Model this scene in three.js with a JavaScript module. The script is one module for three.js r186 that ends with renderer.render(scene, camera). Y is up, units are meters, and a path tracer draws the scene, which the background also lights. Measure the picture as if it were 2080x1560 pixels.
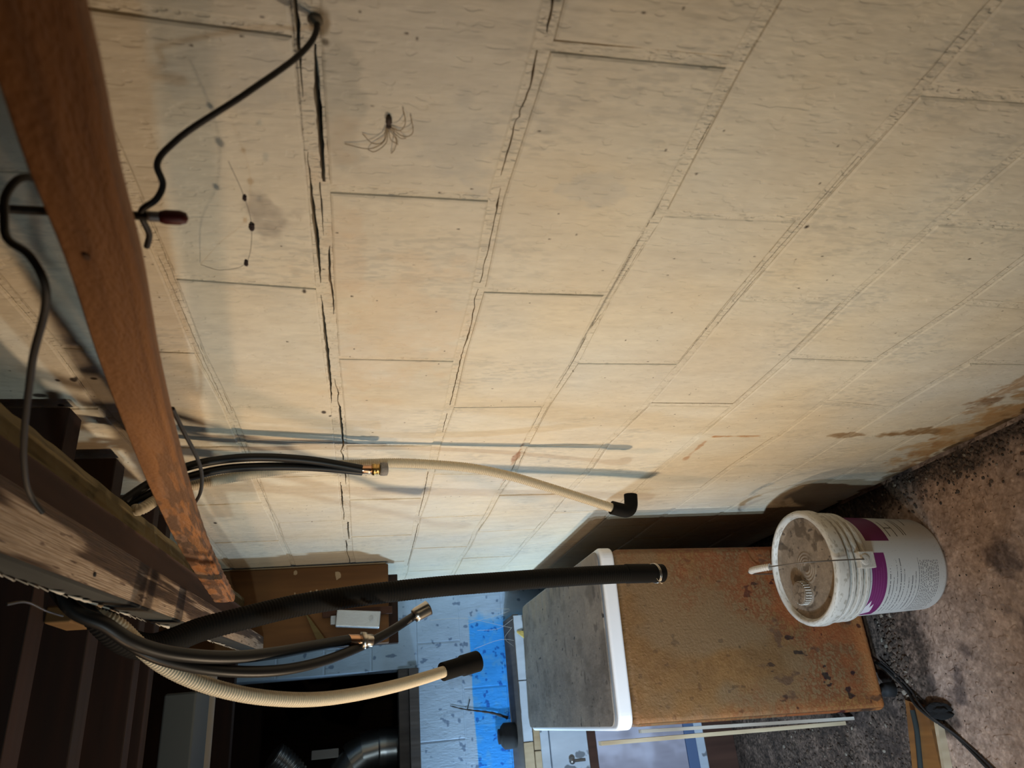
import * as THREE from 'three';
import { mergeGeometries } from 'three/addons/utils/BufferGeometryUtils.js';
import { RoundedBoxGeometry } from 'three/addons/geometries/RoundedBoxGeometry.js';

// ---------------------------------------------------------------- camera, exposure, lamps
// World: y up, x = 0 is the painted block wall (room at x < 0), the far wall is at z = -3.
const scene = new THREE.Scene();
scene.background = new THREE.Color(0x000000);
const camera = new THREE.PerspectiveCamera(2 * Math.atan(780 / 1428) * 180 / Math.PI, 2080 / 1560, 0.02, 50);
{ // the photograph was taken with the phone on its side: image left is up
  const right = new THREE.Vector3(-0.08728, -0.97883, 0.18514), down = new THREE.Vector3(-0.90131, -0.001566, -0.43317), fwd = new THREE.Vector3(0.42429, -0.20468, -0.88209);
  camera.matrixAutoUpdate = true;
  camera.position.set(-0.5505, 1.5960, 0.4331);
  camera.quaternion.setFromRotationMatrix(new THREE.Matrix4().makeBasis(right, down.negate(), fwd.negate()));
  camera.focus = 1.65; camera.userData.fStop = 7;
}
scene.add(camera);
const renderer = new THREE.WebGLRenderer({ antialias: true });
renderer.toneMapping = THREE.LinearToneMapping;
renderer.toneMappingExposure = 1.0;
renderer.shadowMap.enabled = true;
const LAMPS = {
  warm: { at: [-1.7, 1.02, -1.24], aim: [0, 1.36, -1.0], color: [1.0, 0.77, 0.53], power: 6.4, angle: 0.77, size: 2.2 },
  neutral: { at: [-2.0, 1.5, 0.12], aim: [0, 1.0, -1.4], color: [0.72, 0.86, 0.88], power: 5.4, angle: 0.76, size: 2.2 },
  low: { at: [-1.9, 1.25, -0.4], aim: [-0.75, 0.44, -2.04], color: [0.56, 0.76, 1.0], power: 20, angle: 0.52, size: 2 },
  blue: { at: [-1.5, 1.16, -2.84], aim: [-0.5, 1.0, -2.6], color: [0.56, 0.80, 1.0], power: 7.0, angle: 1.0, size: 2.5 },
  overhead: { at: [-1.8, 2.04, -0.9], aim: [0, 0.9, -1.0], color: [1.0, 0.64, 0.36], power: 2.2, angle: 0.95, size: 3 },
};

// ---------------------------------------------------------------- helpers
let seed = 1234567;
const rnd = () => { seed = (seed * 1664525 + 1013904223) >>> 0; return seed / 4294967296; };
const rr = (a, b) => a + (b - a) * rnd();
const V = (a) => new THREE.Vector3(...a);
const clamp = (x, a = 0, b = 1) => Math.min(b, Math.max(a, x));
const sstep = (a, b, x) => { const t = clamp((x - a) / (b - a)); return t * t * (3 - 2 * t); };
const used = {};
function numbered(name) { const n = used[name] = (used[name] ?? -1) + 1; return n ? `${name}_${String(n).padStart(3, '0')}` : name; }
function tag(o, label, category, group) { o.userData.label = label; if (category) o.userData.category = category; if (group) o.userData.group = group; return o; }
function structure(o, label) { o.userData.kind = 'structure'; if (label) o.userData.label = label; return o; }
function group(name, pos = [0, 0, 0], rot = [0, 0, 0]) { const g = new THREE.Group(); g.name = numbered(name); g.position.set(...pos); g.rotation.set(...rot); scene.add(g); return g; }
function mesh(name, geo, mat, parent = scene) {
  if (Array.isArray(geo)) geo = mergeGeometries(geo.map((g) => { g = g.index ? g.toNonIndexed() : g; for (const k of Object.keys(g.attributes)) if (!['position', 'normal', 'uv'].includes(k)) g.deleteAttribute(k); return g; }));
  const m = new THREE.Mesh(geo, mat);
  m.name = parent === scene ? numbered(name) : childName(parent, name);
  m.castShadow = m.receiveShadow = true; parent.add(m); return m;
}
function childName(parent, name) { const c = parent.userData_names ??= {}; const n = c[name] = (c[name] ?? -1) + 1; return n ? `${name}_${String(n).padStart(3, '0')}` : name; }
const std = (o) => new THREE.MeshStandardMaterial({ roughness: 0.8, metalness: 0, ...o });
const lin = (r, g, b) => new THREE.Color().setRGB(r, g, b);

// periodic value noise
function noiser(s) {
  const T = new Float32Array(65536); let q = s * 7919 + 17;
  for (let i = 0; i < 65536; i++) { q = (q * 1664525 + 1013904223) >>> 0; T[i] = q / 4294967296; }
  return (x, y, px = 256, py = 256) => {
    const xi = Math.floor(x), yi = Math.floor(y); let fx = x - xi, fy = y - yi; fx = fx * fx * (3 - 2 * fx); fy = fy * fy * (3 - 2 * fy);
    const m = (a, b) => ((a % b) + b) % b, x0 = m(xi, px), x1 = m(xi + 1, px), y0 = m(yi, py) << 8, y1 = m(yi + 1, py) << 8;
    const a = T[y0 + x0], b = T[y0 + x1], c = T[y1 + x0], d = T[y1 + x1];
    return a + (b - a) * fx + (c - a) * fy + (a - b - c + d) * fx * fy;
  };
}
const N1 = noiser(1), N2 = noiser(2), N3 = noiser(3), N4 = noiser(4);
function fbm(n, x, y, o = 4, px = 256, py = 256) { let s = 0, a = 0.5, t = 0; for (let i = 0; i < o; i++) { s += a * n(x, y, Math.min(256, px), Math.min(256, py)); t += a; a *= 0.5; x *= 2; y *= 2; px *= 2; py *= 2; } return s / t; }
const toS = (c) => 255 * (c <= 0.0031308 ? 12.92 * c : 1.055 * Math.pow(c, 1 / 2.4) - 0.055);
// colour texture from a function of (u, v) giving sRGB 0..255 triples
function colorTex(w, h, fn, wrap = true) {
  const d = new Uint8Array(w * h * 4), o = [0, 0, 0];
  for (let j = 0; j < h; j++) for (let i = 0; i < w; i++) { fn((i + 0.5) / w, (j + 0.5) / h, o); const k = 4 * (j * w + i); d[k] = clamp(o[0], 0, 255); d[k + 1] = clamp(o[1], 0, 255); d[k + 2] = clamp(o[2], 0, 255); d[k + 3] = 255; }
  const t = new THREE.DataTexture(d, w, h, THREE.RGBAFormat); t.colorSpace = THREE.SRGBColorSpace; return fin(t, wrap);
}
function grayTex(w, h, fn, wrap = true) {
  const d = new Uint8Array(w * h * 4);
  for (let j = 0; j < h; j++) for (let i = 0; i < w; i++) { const v = clamp(fn((i + 0.5) / w, (j + 0.5) / h)) * 255, k = 4 * (j * w + i); d[k] = d[k + 1] = d[k + 2] = v; d[k + 3] = 255; }
  return fin(new THREE.DataTexture(d, w, h, THREE.RGBAFormat), wrap);
}
function fin(t, wrap) { t.magFilter = THREE.LinearFilter; t.minFilter = THREE.LinearMipmapLinearFilter; t.generateMipmaps = true; if (wrap) t.wrapS = t.wrapT = THREE.RepeatWrapping; t.needsUpdate = true; return t; }
const rep = (t, x, y) => { const c = t.clone(); c.repeat.set(x, y); c.needsUpdate = true; return c; };

// sweep a closed 2-D profile (array of [a, b]) along points; radius may vary with arc length
function sweep(points, profile, { segs = 60, scale = null, up = [0, 1, 0], cap = true, tension = 0.5, uv = 1 } = {}) {
  const curve = new THREE.CatmullRomCurve3(points.map(V), false, 'centripetal', tension), L = curve.getLength();
  const pos = [], uvs = [], idx = [], n = profile.length, U = V(up);
  curve.arcLengthDivisions = 400;
  const P = curve.getSpacedPoints(segs);
  for (let i = 0; i <= segs; i++) {
    const T = P[Math.min(segs, i + 1)].clone().sub(P[Math.max(0, i - 1)]).normalize();
    const S = new THREE.Vector3().crossVectors(T, U).normalize(), B = new THREE.Vector3().crossVectors(S, T);
    const s = scale ? scale(i / segs * L, L) : 1;
    for (let k = 0; k <= n; k++) {
      const p = profile[k % n];
      pos.push(P[i].x + (S.x * p[0] + B.x * p[1]) * s, P[i].y + (S.y * p[0] + B.y * p[1]) * s, P[i].z + (S.z * p[0] + B.z * p[1]) * s);
      uvs.push(k / n * uv, i / segs * L);
    }
  }
  const m = n + 1;
  for (let i = 0; i < segs; i++) for (let k = 0; k < n; k++) { const a = i * m + k; idx.push(a, a + 1, a + m, a + 1, a + m + 1, a + m); }
  if (cap) for (const [row, flip] of [[0, 0], [segs, 1]]) {
    const c = pos.length / 3; pos.push(P[row].x, P[row].y, P[row].z); uvs.push(0.5, row ? L : 0);
    for (let k = 0; k < n; k++) { const q = pos.length / 3; for (const kk of [k, k + 1]) { const b = (row * m + kk) * 3; pos.push(pos[b], pos[b + 1], pos[b + 2]); uvs.push(uvs[(row * m + kk) * 2], uvs[(row * m + kk) * 2 + 1]); } flip ? idx.push(c, q, q + 1) : idx.push(c, q + 1, q); }
  }
  const g = new THREE.BufferGeometry();
  g.setAttribute('position', new THREE.Float32BufferAttribute(pos, 3)); g.setAttribute('uv', new THREE.Float32BufferAttribute(uvs, 2)); g.setIndex(idx); g.computeVertexNormals(); return g;
}
const circle = (r, n = 12) => Array.from({ length: n }, (_, i) => [r * Math.cos(-i / n * 2 * Math.PI), r * Math.sin(-i / n * 2 * Math.PI)]);
const tube = (pts, r, o = {}) => sweep(pts, circle(r, o.n ?? 10), o);
// a cylinder/frustum between two points, with an open or closed end
function rod(a, b, r1, r2 = r1, n = 16, open = false) {
  const A = V(a), B = V(b), d = B.clone().sub(A), g = new THREE.CylinderGeometry(r2, r1, d.length(), n, 1, open);
  g.applyQuaternion(new THREE.Quaternion().setFromUnitVectors(new THREE.Vector3(0, 1, 0), d.clone().normalize())); g.translate(...A.add(B).multiplyScalar(0.5).toArray()); return g;
}
// a lathe profile ([r, distance along]) turned about the axis a -> b
function turned(a, b, prof, n = 24) {
  const A = V(a), d = V(b).sub(A).normalize(), g = new THREE.LatheGeometry(prof.map((p) => new THREE.Vector2(...p)), n);
  g.applyQuaternion(new THREE.Quaternion().setFromUnitVectors(new THREE.Vector3(0, 1, 0), d)); g.translate(...a); return g;
}
const box = (x0, x1, y0, y1, z0, z1, r = 0.002) => {
  const g = new RoundedBoxGeometry(x1 - x0, y1 - y0, z1 - z0, 1, Math.min(r, (x1 - x0) / 2.1, (y1 - y0) / 2.1, (z1 - z0) / 2.1)); g.translate((x0 + x1) / 2, (y0 + y1) / 2, (z0 + z1) / 2); uvBox(g); return g;
};
// uv in metres by dominant face axis; the long axis runs along v for timber
function uvBox(g, along) {
  const p = g.attributes.position, n = g.attributes.normal, uv = new Float32Array(p.count * 2);
  for (let i = 0; i < p.count; i++) {
    const a = Math.abs(n.getX(i)), b = Math.abs(n.getY(i)), c = Math.abs(n.getZ(i)), x = p.getX(i), y = p.getY(i), z = p.getZ(i);
    let u, v; if (a >= b && a >= c) { u = z; v = y; } else if (b >= c) { u = x; v = z; } else { u = x; v = y; }
    if (along === 'z' && a >= b && a >= c) { u = y; v = z; } if (along === 'x') { if (a >= b && a >= c) { u = y; v = z; } else if (b >= c) { u = z; v = x; } else { u = y; v = x; } }
    uv[2 * i] = u; uv[2 * i + 1] = v;
  }
  g.setAttribute('uv', new THREE.BufferAttribute(uv, 2)); return g;
}
// hexahedron between two quadrilateral sections (each 4 points in order)
function hexa(A, B) {
  const q = [], face = (a, b, c, d) => q.push(a, b, c, a, c, d);
  face(A[0], A[3], A[2], A[1]); face(B[0], B[1], B[2], B[3]);
  for (let i = 0; i < 4; i++) { const j = (i + 1) % 4; face(A[i], A[j], B[j], B[i]); }
  const g = new THREE.BufferGeometry(); g.setAttribute('position', new THREE.Float32BufferAttribute(q.flat(), 3)); g.computeVertexNormals(); return uvBox(g, 'z');
}

// ---------------------------------------------------------------- shared surface textures
const woodTex = (base, dark, seedN, gap = 0.5) => colorTex(256, 512, (u, v, o) => {
  const g = fbm(seedN, u * 24, v * 3, 4, 24, 3), f = fbm(N3, u * 90, v * 6, 2, 90, 6), b = fbm(N4, u * 4, v * 4, 3, 4, 4), t = clamp(0.55 * g + 0.3 * f + gap * (b - 0.5) + 0.1);
  for (let k = 0; k < 3; k++) o[k] = dark[k] + (base[k] - dark[k]) * t;
});
const speck = grayTex(512, 512, (u, v) => 0.5 + 0.5 * (fbm(N1, u * 64, v * 64, 3, 64, 64) - 0.5) + 0.3 * (fbm(N2, u * 16, v * 16, 3, 16, 16) - 0.5));
const grainBump = grayTex(256, 512, (u, v) => 0.6 * fbm(N1, u * 40, v * 4, 3, 40, 4) + 0.4 * N2(u * 120, v * 10, 120, 10));
const darkWood = std({ map: woodTex([58, 28, 11], [18, 8, 4], N1), bumpMap: grainBump, bumpScale: 0.001, roughness: 0.85 });
const brownBoard = std({ map: woodTex([132, 92, 46], [78, 48, 20], N2), bumpMap: grainBump, bumpScale: 0.0008, roughness: 0.7 });
const oldWood = std({ map: woodTex([136, 122, 82], [62, 50, 26], N3, 0.9), bumpMap: rep(grainBump, 2, 1), bumpScale: 0.004, roughness: 0.95 });
const redWood = std({ map: woodTex([96, 66, 52], [50, 30, 22], N4), bumpMap: grainBump, bumpScale: 0.001, roughness: 0.9 });
const paleWood = std({ map: woodTex([206, 190, 160], [150, 124, 92], N2), bumpMap: grainBump, bumpScale: 0.001, roughness: 0.85 });

// ---------------------------------------------------------------- the painted block wall
const ROW = (k) => 1.847 - 0.2032 * k;
const S0 = -0.62, S1 = 3.08, T0 = -0.06, T1 = 2.42;               // extent of the textured wall: s = -z, t = y
// features read on the wall: [s, t, radius s, radius t, r, g, b, strength, raggedness]
const STAINS = [
  [1.0, 0.775, 0.010, 0.02, 178, 124, 80, 0.6, 1.3], [1.0, 0.72, 0.008, 0.075, 180, 132, 88, 0.6, 1.4], [1.08, 0.795, 0.07, 0.009, 172, 122, 84, 0.5, 1.4],
  [1.1, 1.244, 0.10, 0.007, 150, 100, 64, 0.6, 1.6], [1.285, 1.244, 0.05, 0.006, 160, 110, 74, 0.45, 1.4],
  [1.0, 0.41, 0.02, 0.05, 128, 96, 60, 0.6, 1.3], [0.99, 0.24, 0.03, 0.11, 128, 92, 50, 0.7, 1.4], [0.8, 0.21, 0.03, 0.05, 110, 72, 40, 0.6, 1.4], [0.55, 0.2, 0.25, 0.05, 150, 104, 60, 0.5, 1.5],
  [0.76, 0.06, 0.45, 0.085, 168, 120, 72, 0.75, 1.3], [0.3, 0.07, 0.5, 0.11, 150, 112, 66, 0.7, 1.4], [1.0, 0.10, 0.22, 0.08, 190, 150, 100, 0.6, 1.3], [0.72, 0.02, 0.7, 0.028, 84, 62, 40, 0.8, 1.5], [1.3, 0.03, 0.2, 0.04, 120, 96, 70, 0.5, 1.5],
  [0.135, 1.51, 0.07, 0.05, 170, 170, 166, 0.25, 1.4], [0.183, 1.347, 0.03, 0.045, 170, 172, 172, 0.22, 1.4], [0.058, 1.712, 0.05, 0.045, 170, 172, 172, 0.22, 1.4],
  [0.252, 1.709, 0.04, 0.03, 120, 108, 98, 0.35, 1.5], [0.08, 1.62, 0.12, 0.02, 148, 148, 140, 0.3, 1.3], [0.3, 1.62, 0.16, 0.03, 206, 180, 150, 0.3, 1.2], [0.55, 1.55, 0.2, 0.12, 214, 188, 156, 0.3, 1.2],
  [-0.005, 1.634, 0.014, 0.009, 110, 92, 66, 0.6, 0.9], [0.014, 1.631, 0.006, 0.005, 70, 62, 50, 0.8, 0.9],
];
const SPOTS = [[0.696, 2.056, 9, 6], [0.698, 2.08, 5, 4], [0.756, 2.127, 9, 13], [0.797, 2.109, 6, 6], [0.692, 2.025, 5, 6], [0.838, 1.672, 8, 5], [0.857, 1.661, 4, 3], [0.227, 1.021, 4, 3], [0.416, 1.677, 5, 3], [1.62, 0.99, 5, 4], [1.6, 2.0, 10, 5], [1.42, 1.03, 6, 3]];
for (let i = 0; i < 420; i++) SPOTS.push([rr(-0.5, 2.6), rr(0.1, 2.2), rr(0.7, 2.0), rr(0.7, 2.2)]);
const wallMap = colorTex(2048, 1400, (u, v, o) => {
  const s = S0 + u * (S1 - S0), t = T0 + v * (T1 - T0);
  const a = fbm(N1, s * 3.1 + 9, t * 3.1 + 5, 4) - 0.5, b = fbm(N2, s * 5 + 3, t * 5 + 8, 4) - 0.5, c = fbm(N3, s * 60, t * 14, 3) - 0.5, d = fbm(N4, s * 160, t * 70, 2) - 0.5;
  let r = 217 + 24 * a + 14 * c + 10 * d, g = 207 + 14 * a + 12 * b + 14 * c + 10 * d, bl = 186 - 6 * a + 26 * b + 13 * c + 9 * d;
  // worn patches where the roller skipped and the grey block shows through
  const w = sstep(0.52, 0.74, fbm(N4, s * 9 + 20, t * 7, 4)) * sstep(0.45, 0.66, fbm(N2, s * 220, t * 70, 3)); r -= 15 * w; g -= 13 * w; bl -= 10 * w;
  for (const f of STAINS) {
    const x = (s - f[0]) / f[2], y = (t - f[1]) / f[3]; if (Math.abs(x) > 2.2 || Math.abs(y) > 2.2) continue;
    const q = Math.hypot(x, y) + f[8] * (fbm(N3, s * 26 + f[0] * 50, t * 26, 4) - 0.5) * 1.6, k = f[7] * (1 - sstep(0.55, 1.1, q)) * (0.6 + 0.8 * fbm(N1, s * 90, t * 90, 2) );
    if (k > 0) { const m = Math.min(1, k); r += (f[4] - r) * m; g += (f[5] - g) * m; bl += (f[6] - bl) * m; }
  }
  o[0] = r; o[1] = g; o[2] = bl;
}, false);
{ // fly specks and grime dots, stamped straight into the pixels
  const w = 2048, h = 1400, d = wallMap.image.data;
  for (const [s, t, a, b] of SPOTS) {
    const cx = (s - S0) / (S1 - S0) * w, cy = (t - T0) / (T1 - T0) * h, ra = a * 0.001 / (S1 - S0) * w, rb = b * 0.001 / (T1 - T0) * h;
    for (let j = Math.floor(cy - rb - 1); j <= cy + rb + 1; j++) for (let i = Math.floor(cx - ra - 1); i <= cx + ra + 1; i++) {
      if (i < 0 || j < 0 || i >= w || j >= h) continue; const q = Math.hypot((i - cx) / Math.max(ra, 0.7), (j - cy) / Math.max(rb, 0.7)), k = 0.85 * (1 - sstep(0.5, 1.1, q)), p = 4 * (j * w + i);
      d[p] += (46 - d[p]) * k; d[p + 1] += (36 - d[p + 1]) * k; d[p + 2] += (28 - d[p + 2]) * k;
    }
  }
}
// brushed masonry paint: strokes run up the wall, with pits and drips
const wallBump = grayTex(1024, 1024, (u, v) => {
  const st = fbm(N1, u * 90, v * 22, 3, 90, 22), ro = fbm(N2, u * 14, v * 14, 4, 14, 14), pit = sstep(0.64, 0.76, fbm(N3, u * 70, v * 30, 2, 70, 30)), wr = Math.abs(fbm(N4, u * 24, v * 10, 3, 24, 10) - 0.5);
  return 0.30 * st + 0.45 * ro - 0.16 * pit + 0.5 * wr;
});
const wallPaint = std({ map: wallMap, bumpMap: rep(wallBump, 7.4, 4.96), bumpScale: 0.0034, roughness: 0.62 });
const mortarPaint = std({ map: wallMap, bumpMap: rep(wallBump, 13, 10), bumpScale: 0.006, roughness: 0.68 });
function wallUV(g) { const p = g.attributes.position, uv = new Float32Array(p.count * 2); for (let i = 0; i < p.count; i++) { uv[2 * i] = (p.getX(i) - S0) / (S1 - S0); uv[2 * i + 1] = (p.getY(i) - T0) / (T1 - T0); } g.setAttribute('uv', new THREE.BufferAttribute(uv, 2)); return g; }
function slab(pts, depth, bevel, holes = []) {
  const sh = new THREE.Shape(pts.map((p) => new THREE.Vector2(...p))); for (const h of holes) sh.holes.push(new THREE.Path(h.map((p) => new THREE.Vector2(...p))));
  const g = new THREE.ExtrudeGeometry(sh, { depth, bevelEnabled: bevel > 0, bevelThickness: bevel, bevelSize: bevel, bevelOffset: -bevel, bevelSegments: 2, curveSegments: 4, steps: 1 });
  g.translate(0, 0, bevel); return g;
}
// measured offsets of the T-joints: NODE[row][column] = [dy, dz]
const NODE = { '-1': { 3: [-7, 22] }, 0: { 2: [-2, 14], 3: [2, 10], 4: [-5, 5], 5: [-4, 9] }, 1: { 0: [3, -8], 1: [3, -4], 2: [6, 0], 3: [6, -5], 4: [3, -7], 5: [3, 0], 6: [3, 5], 7: [4, 3], 8: [5, 5], 9: [5, 4], 10: [5, 0] }, 2: { 0: [-4, 4], 1: [4, -4], 2: [-3, 3], 3: [-1, -9], 4: [-6, -5], 5: [1, -9], 6: [-2, -3] }, 3: { 0: [6, 6], 1: [-3, -14], 2: [3, 3], 3: [-4, -15], 4: [4, -3], 5: [0, -22], 6: [-9, -20] }, 4: { 0: [-4, -3], 1: [1, -11], 2: [0, 2], 3: [-4, -14], 4: [-6, 4], 5: [10, -16] }, 5: { 1: [7, 0], 2: [8, 3], 3: [-3, 15], 4: [-3, -3], 5: [1, 20] }, 6: { 2: [-6, 10], 3: [9, 7], 4: [-1, 11], 5: [-8, 14] }, 7: { 4: [6, -24] } };
const nodeAt = (k, n) => { const m = NODE[k]?.[n]; return m ? [0.2032 * n - m[1] / 1000, ROW(k) + m[0] / 1000] : [0.2032 * n + 0.003 * Math.sin(n * 5.1 + k * 2.3), ROW(k) + 0.003 * Math.sin(n * 3.7 + k * 1.9)]; };
const bedHalf = (k) => (k === 1 ? 0.0115 : k === 2 ? 0.0085 : k <= 4 && k >= 0 ? 0.007 : 0.0058);
// open cracks in the mortar beds: [row, [s, t, width in mm] ...]
const CRACKS = [
  [1, [-0.2, 1.6545, 5], [-0.1, 1.654, 5], [-0.024, 1.6535, 4.6], [-0.001, 1.6535, 4.4], [0.024, 1.654, 3.4], [0.045, 1.6545, 2], [0.08, 1.655, 0.5]],
  [1, [0.018, 1.640, 1.6], [0.05, 1.6405, 4.6], [0.079, 1.641, 6], [0.100, 1.6405, 5], [0.116, 1.641, 5.4], [0.151, 1.6412, 4.8], [0.196, 1.641, 4]], [1, [0.197, 1.6455, 1.5], [0.238, 1.6455, 1.8], [0.293, 1.646, 0.6]],
  [1, [0.152, 1.6555, 0.6], [0.197, 1.6555, 2], [0.239, 1.6555, 4.4], [0.294, 1.654, 5], [0.335, 1.6545, 3.6], [0.397, 1.655, 0.8]], [1, [0.313, 1.640, 0.8], [0.345, 1.641, 3], [0.39, 1.643, 3], [0.405, 1.6405, 2.4], [0.42, 1.640, 3], [0.452, 1.6402, 2], [0.479, 1.641, 0.7]],
  [1, [0.427, 1.656, 0.8], [0.46, 1.656, 2.4], [0.508, 1.6556, 3.6], [0.569, 1.6552, 5], [0.655, 1.6552, 4.8], [0.733, 1.6552, 3.2], [0.797, 1.6568, 0.7]],
  [1, [0.693, 1.648, 0.7], [0.754, 1.643, 2.2], [0.786, 1.645, 1.8], [0.815, 1.642, 3.4], [0.843, 1.643, 4.4], [0.919, 1.6415, 4.8], [1.016, 1.641, 3.6], [1.05, 1.647, 2.6], [1.075, 1.644, 2.6], [1.126, 1.643, 3.8], [1.2, 1.641, 3.4], [1.291, 1.642, 0.8]],
  [1, [1.27, 1.6545, 2], [1.38, 1.654, 4.2], [1.486, 1.6555, 4], [1.55, 1.653, 2], [1.62, 1.6555, 3.4]], [1, [1.645, 1.644, 4.4], [1.74, 1.646, 5], [1.853, 1.645, 3.6]], [1, [1.87, 1.655, 3.6], [1.95, 1.654, 4], [2.03, 1.656, 2.4], [2.16, 1.649, 2.6], [2.4, 1.65, 2]],
  [2, [-0.2, 1.4385, 3], [-0.05, 1.438, 2.8], [-0.031, 1.437, 2.2], [-0.016, 1.436, 1]], [2, [0.003, 1.440, 1], [0.027, 1.439, 2.4], [0.045, 1.4385, 1.8], [0.06, 1.440, 1.4], [0.075, 1.442, 1.6], [0.083, 1.4405, 1.2], [0.088, 1.4445, 1.2], [0.125, 1.444, 1.8], [0.159, 1.4452, 1], [0.171, 1.4455, 0.5]],
  [2, [0.191, 1.442, 0.6], [0.212, 1.4415, 1.2], [0.221, 1.441, 3], [0.23, 1.4405, 1.2], [0.249, 1.440, 1], [0.31, 1.4375, 1.3], [0.345, 1.4385, 1], [0.36, 1.437, 1.4], [0.388, 1.438, 0.8]],
  [2, [0.403, 1.4375, 0.8], [0.43, 1.440, 1.4], [0.452, 1.436, 1.2], [0.471, 1.437, 2], [0.5, 1.4345, 1.4], [0.547, 1.4352, 2.6], [0.575, 1.4362, 1.2], [0.606, 1.437, 1.8], [0.712, 1.4352, 1.8], [0.811, 1.4345, 1.6]], [2, [0.852, 1.435, 1.4], [0.9, 1.4362, 1.4], [0.952, 1.4345, 0.8]],
  [2, [1.21, 1.445, 1.6], [1.417, 1.441, 1.8], [1.617, 1.441, 1.4]], [2, [1.7, 1.436, 2], [1.927, 1.4345, 2], [2.329, 1.435, 2]],
  [3, [0.224, 1.2415, 0.8], [0.285, 1.239, 1.1], [0.313, 1.2405, 0.7]], [3, [0.462, 1.235, 0.7], [0.509, 1.239, 1.2], [0.621, 1.237, 1.2], [0.733, 1.2395, 0.8]], [3, [0.02, 1.233, 0.7], [0.075, 1.2345, 1.2], [0.11, 1.233, 1]],
  [0, [0.35, 1.8475, 0.8], [0.62, 1.847, 1], [0.85, 1.844, 0.8]], [0, [0.9, 1.8445, 0.8], [1.5, 1.8445, 1.1], [2.1, 1.8445, 0.8]], [4, [0.1, 1.033, 0.8], [0.3, 1.034, 0.9], [0.42, 1.0345, 0.6]],
];
for (const k of [-1, 0, 3, 4, 5, 6]) for (const side of [-1, 1]) { // hairline gaps where the bed has shrunk away from the blocks
  let s = rr(-0.4, 0.1); while (s < 2.6) { const len = rr(0.05, 0.3), w = rr(0.5, k > 4 ? 0.9 : 1.4), y = (q) => bedY(k, q) + side * (bedHalf(k) - 0.0014); if (rnd() < (k > 4 ? 0.4 : 0.62)) CRACKS.push([k, [s, y(s), 0.3], [s + len * 0.3, y(s + len * 0.3), w], [s + len * 0.7, y(s + len * 0.7), w * rr(0.6, 1)], [s + len, y(s + len), 0.3]]); s += len + rr(0.02, 0.16); }
}
function crackHole(c, k) {
  const up = [], dn = [], h = bedHalf(k) - 0.0006, pts = c.slice(1);
  for (let i = 0; i < pts.length - 1; i++) {
    const steps = Math.max(1, Math.round((pts[i + 1][0] - pts[i][0]) / 0.010));
    for (let j = i ? 1 : 0; j <= steps; j++) {
      const f = j / steps, s = pts[i][0] + (pts[i + 1][0] - pts[i][0]) * f, w = (pts[i][2] + (pts[i + 1][2] - pts[i][2]) * f) / 2000, mid = pts[i][1] + (pts[i + 1][1] - pts[i][1]) * f + rr(-0.0006, 0.0006);
      const c0 = bedY(k, s), ww = w * rr(0.75, 1.25); up.push([s, Math.min(mid + ww, c0 + h)]); dn.push([s, Math.max(mid - ww, c0 - h)]);
      const q = up.length - 1; if (up[q][1] - dn[q][1] < 0.0003) up[q][1] = dn[q][1] + 0.0003;
    }
  }
  return up.concat(dn.reverse());
}
function bedY(k, s) { const n = Math.floor(s / 0.2032), a = nodeAt(k, n), b = nodeAt(k, n + 1), f = clamp((s - a[0]) / (b[0] - a[0])); return a[1] + (b[1] - a[1]) * f; }
const wallRight = structure(group('wall_right'), 'cream painted concrete block wall with a long dark crack along one mortar joint');
wallRight.setRotationFromMatrix(new THREE.Matrix4().makeBasis(new THREE.Vector3(0, 0, -1), new THREE.Vector3(0, 1, 0), new THREE.Vector3(1, 0, 0)));
const NA = -3, NB = 15;
for (let k = -3; k < 9; k++) {
  for (let n = NA; n < NB; n++) {
    if (((n - k) % 2 + 2) % 2) continue;                          // running bond
    const j = 0.0062, P = (kk, nn, ds, dt) => { const q = nodeAt(kk, nn); return [Math.min(q[0], 2.999 + 0.01) + ds, Math.max(q[1], 0.004) + dt]; };
    if (nodeAt(k, n)[0] > 2.98) continue;
    const hu = bedHalf(k) , hl = bedHalf(k + 1), w = () => rr(-0.0008, 0.0008);
    const pts = [P(k + 1, n, j + w(), hl), P(k + 1, n + 1, 0, hl), P(k + 1, n + 2, -j + w(), hl), P(k, n + 2, -j + w(), -hu), P(k, n + 1, 0, -hu), P(k, n, j + w(), -hu)];
    const g = wallUV(slab(pts, 0.09, k >= 4 ? 0.0048 : 0.0036)); g.translate(0, 0, rr(-0.0012, 0.0012)); mesh('concrete_block', g, wallPaint, wallRight);
    // the head joint at the left end of the block
    const hj = (kk, nn, dt, d) => { const q = nodeAt(kk, nn); return [q[0] + d, q[1] + dt]; };
    if (n > NA) { const ga = k < 5 ? rr(-0.002, 0.0016) : -0.002, gb = k < 4 ? rr(-0.002, 0.0010) : -0.002, sw = rnd() < 0.5 ? 1 : 0, L = -j + (sw ? ga : gb), Rr = j - (sw ? gb : ga), m = slab((() => {
        const A = [], B2 = []; let wa = 0, wb = 0;
        for (let q = 0; q <= 14; q++) { const f = q / 14, p0 = hj(k + 1, n, hl, 0), p1 = hj(k, n, -hu, 0), x = p0[0] + (p1[0] - p0[0]) * f, y = p0[1] + (p1[1] - p0[1]) * f; wa = wa * 0.6 + rr(-0.0007, 0.0007); wb = wb * 0.6 + rr(-0.0007, 0.0007); A.push([x + L + wa, y]); B2.push([x + Rr + wb, y]); }
        return A.reverse().concat(B2);
      })(), 0.05, 0); m.translate(0, 0, k < 4 ? 0.0022 : 0.0016); mesh('mortar_joint', wallUV(m), mortarPaint, wallRight); }
  }
}
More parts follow.
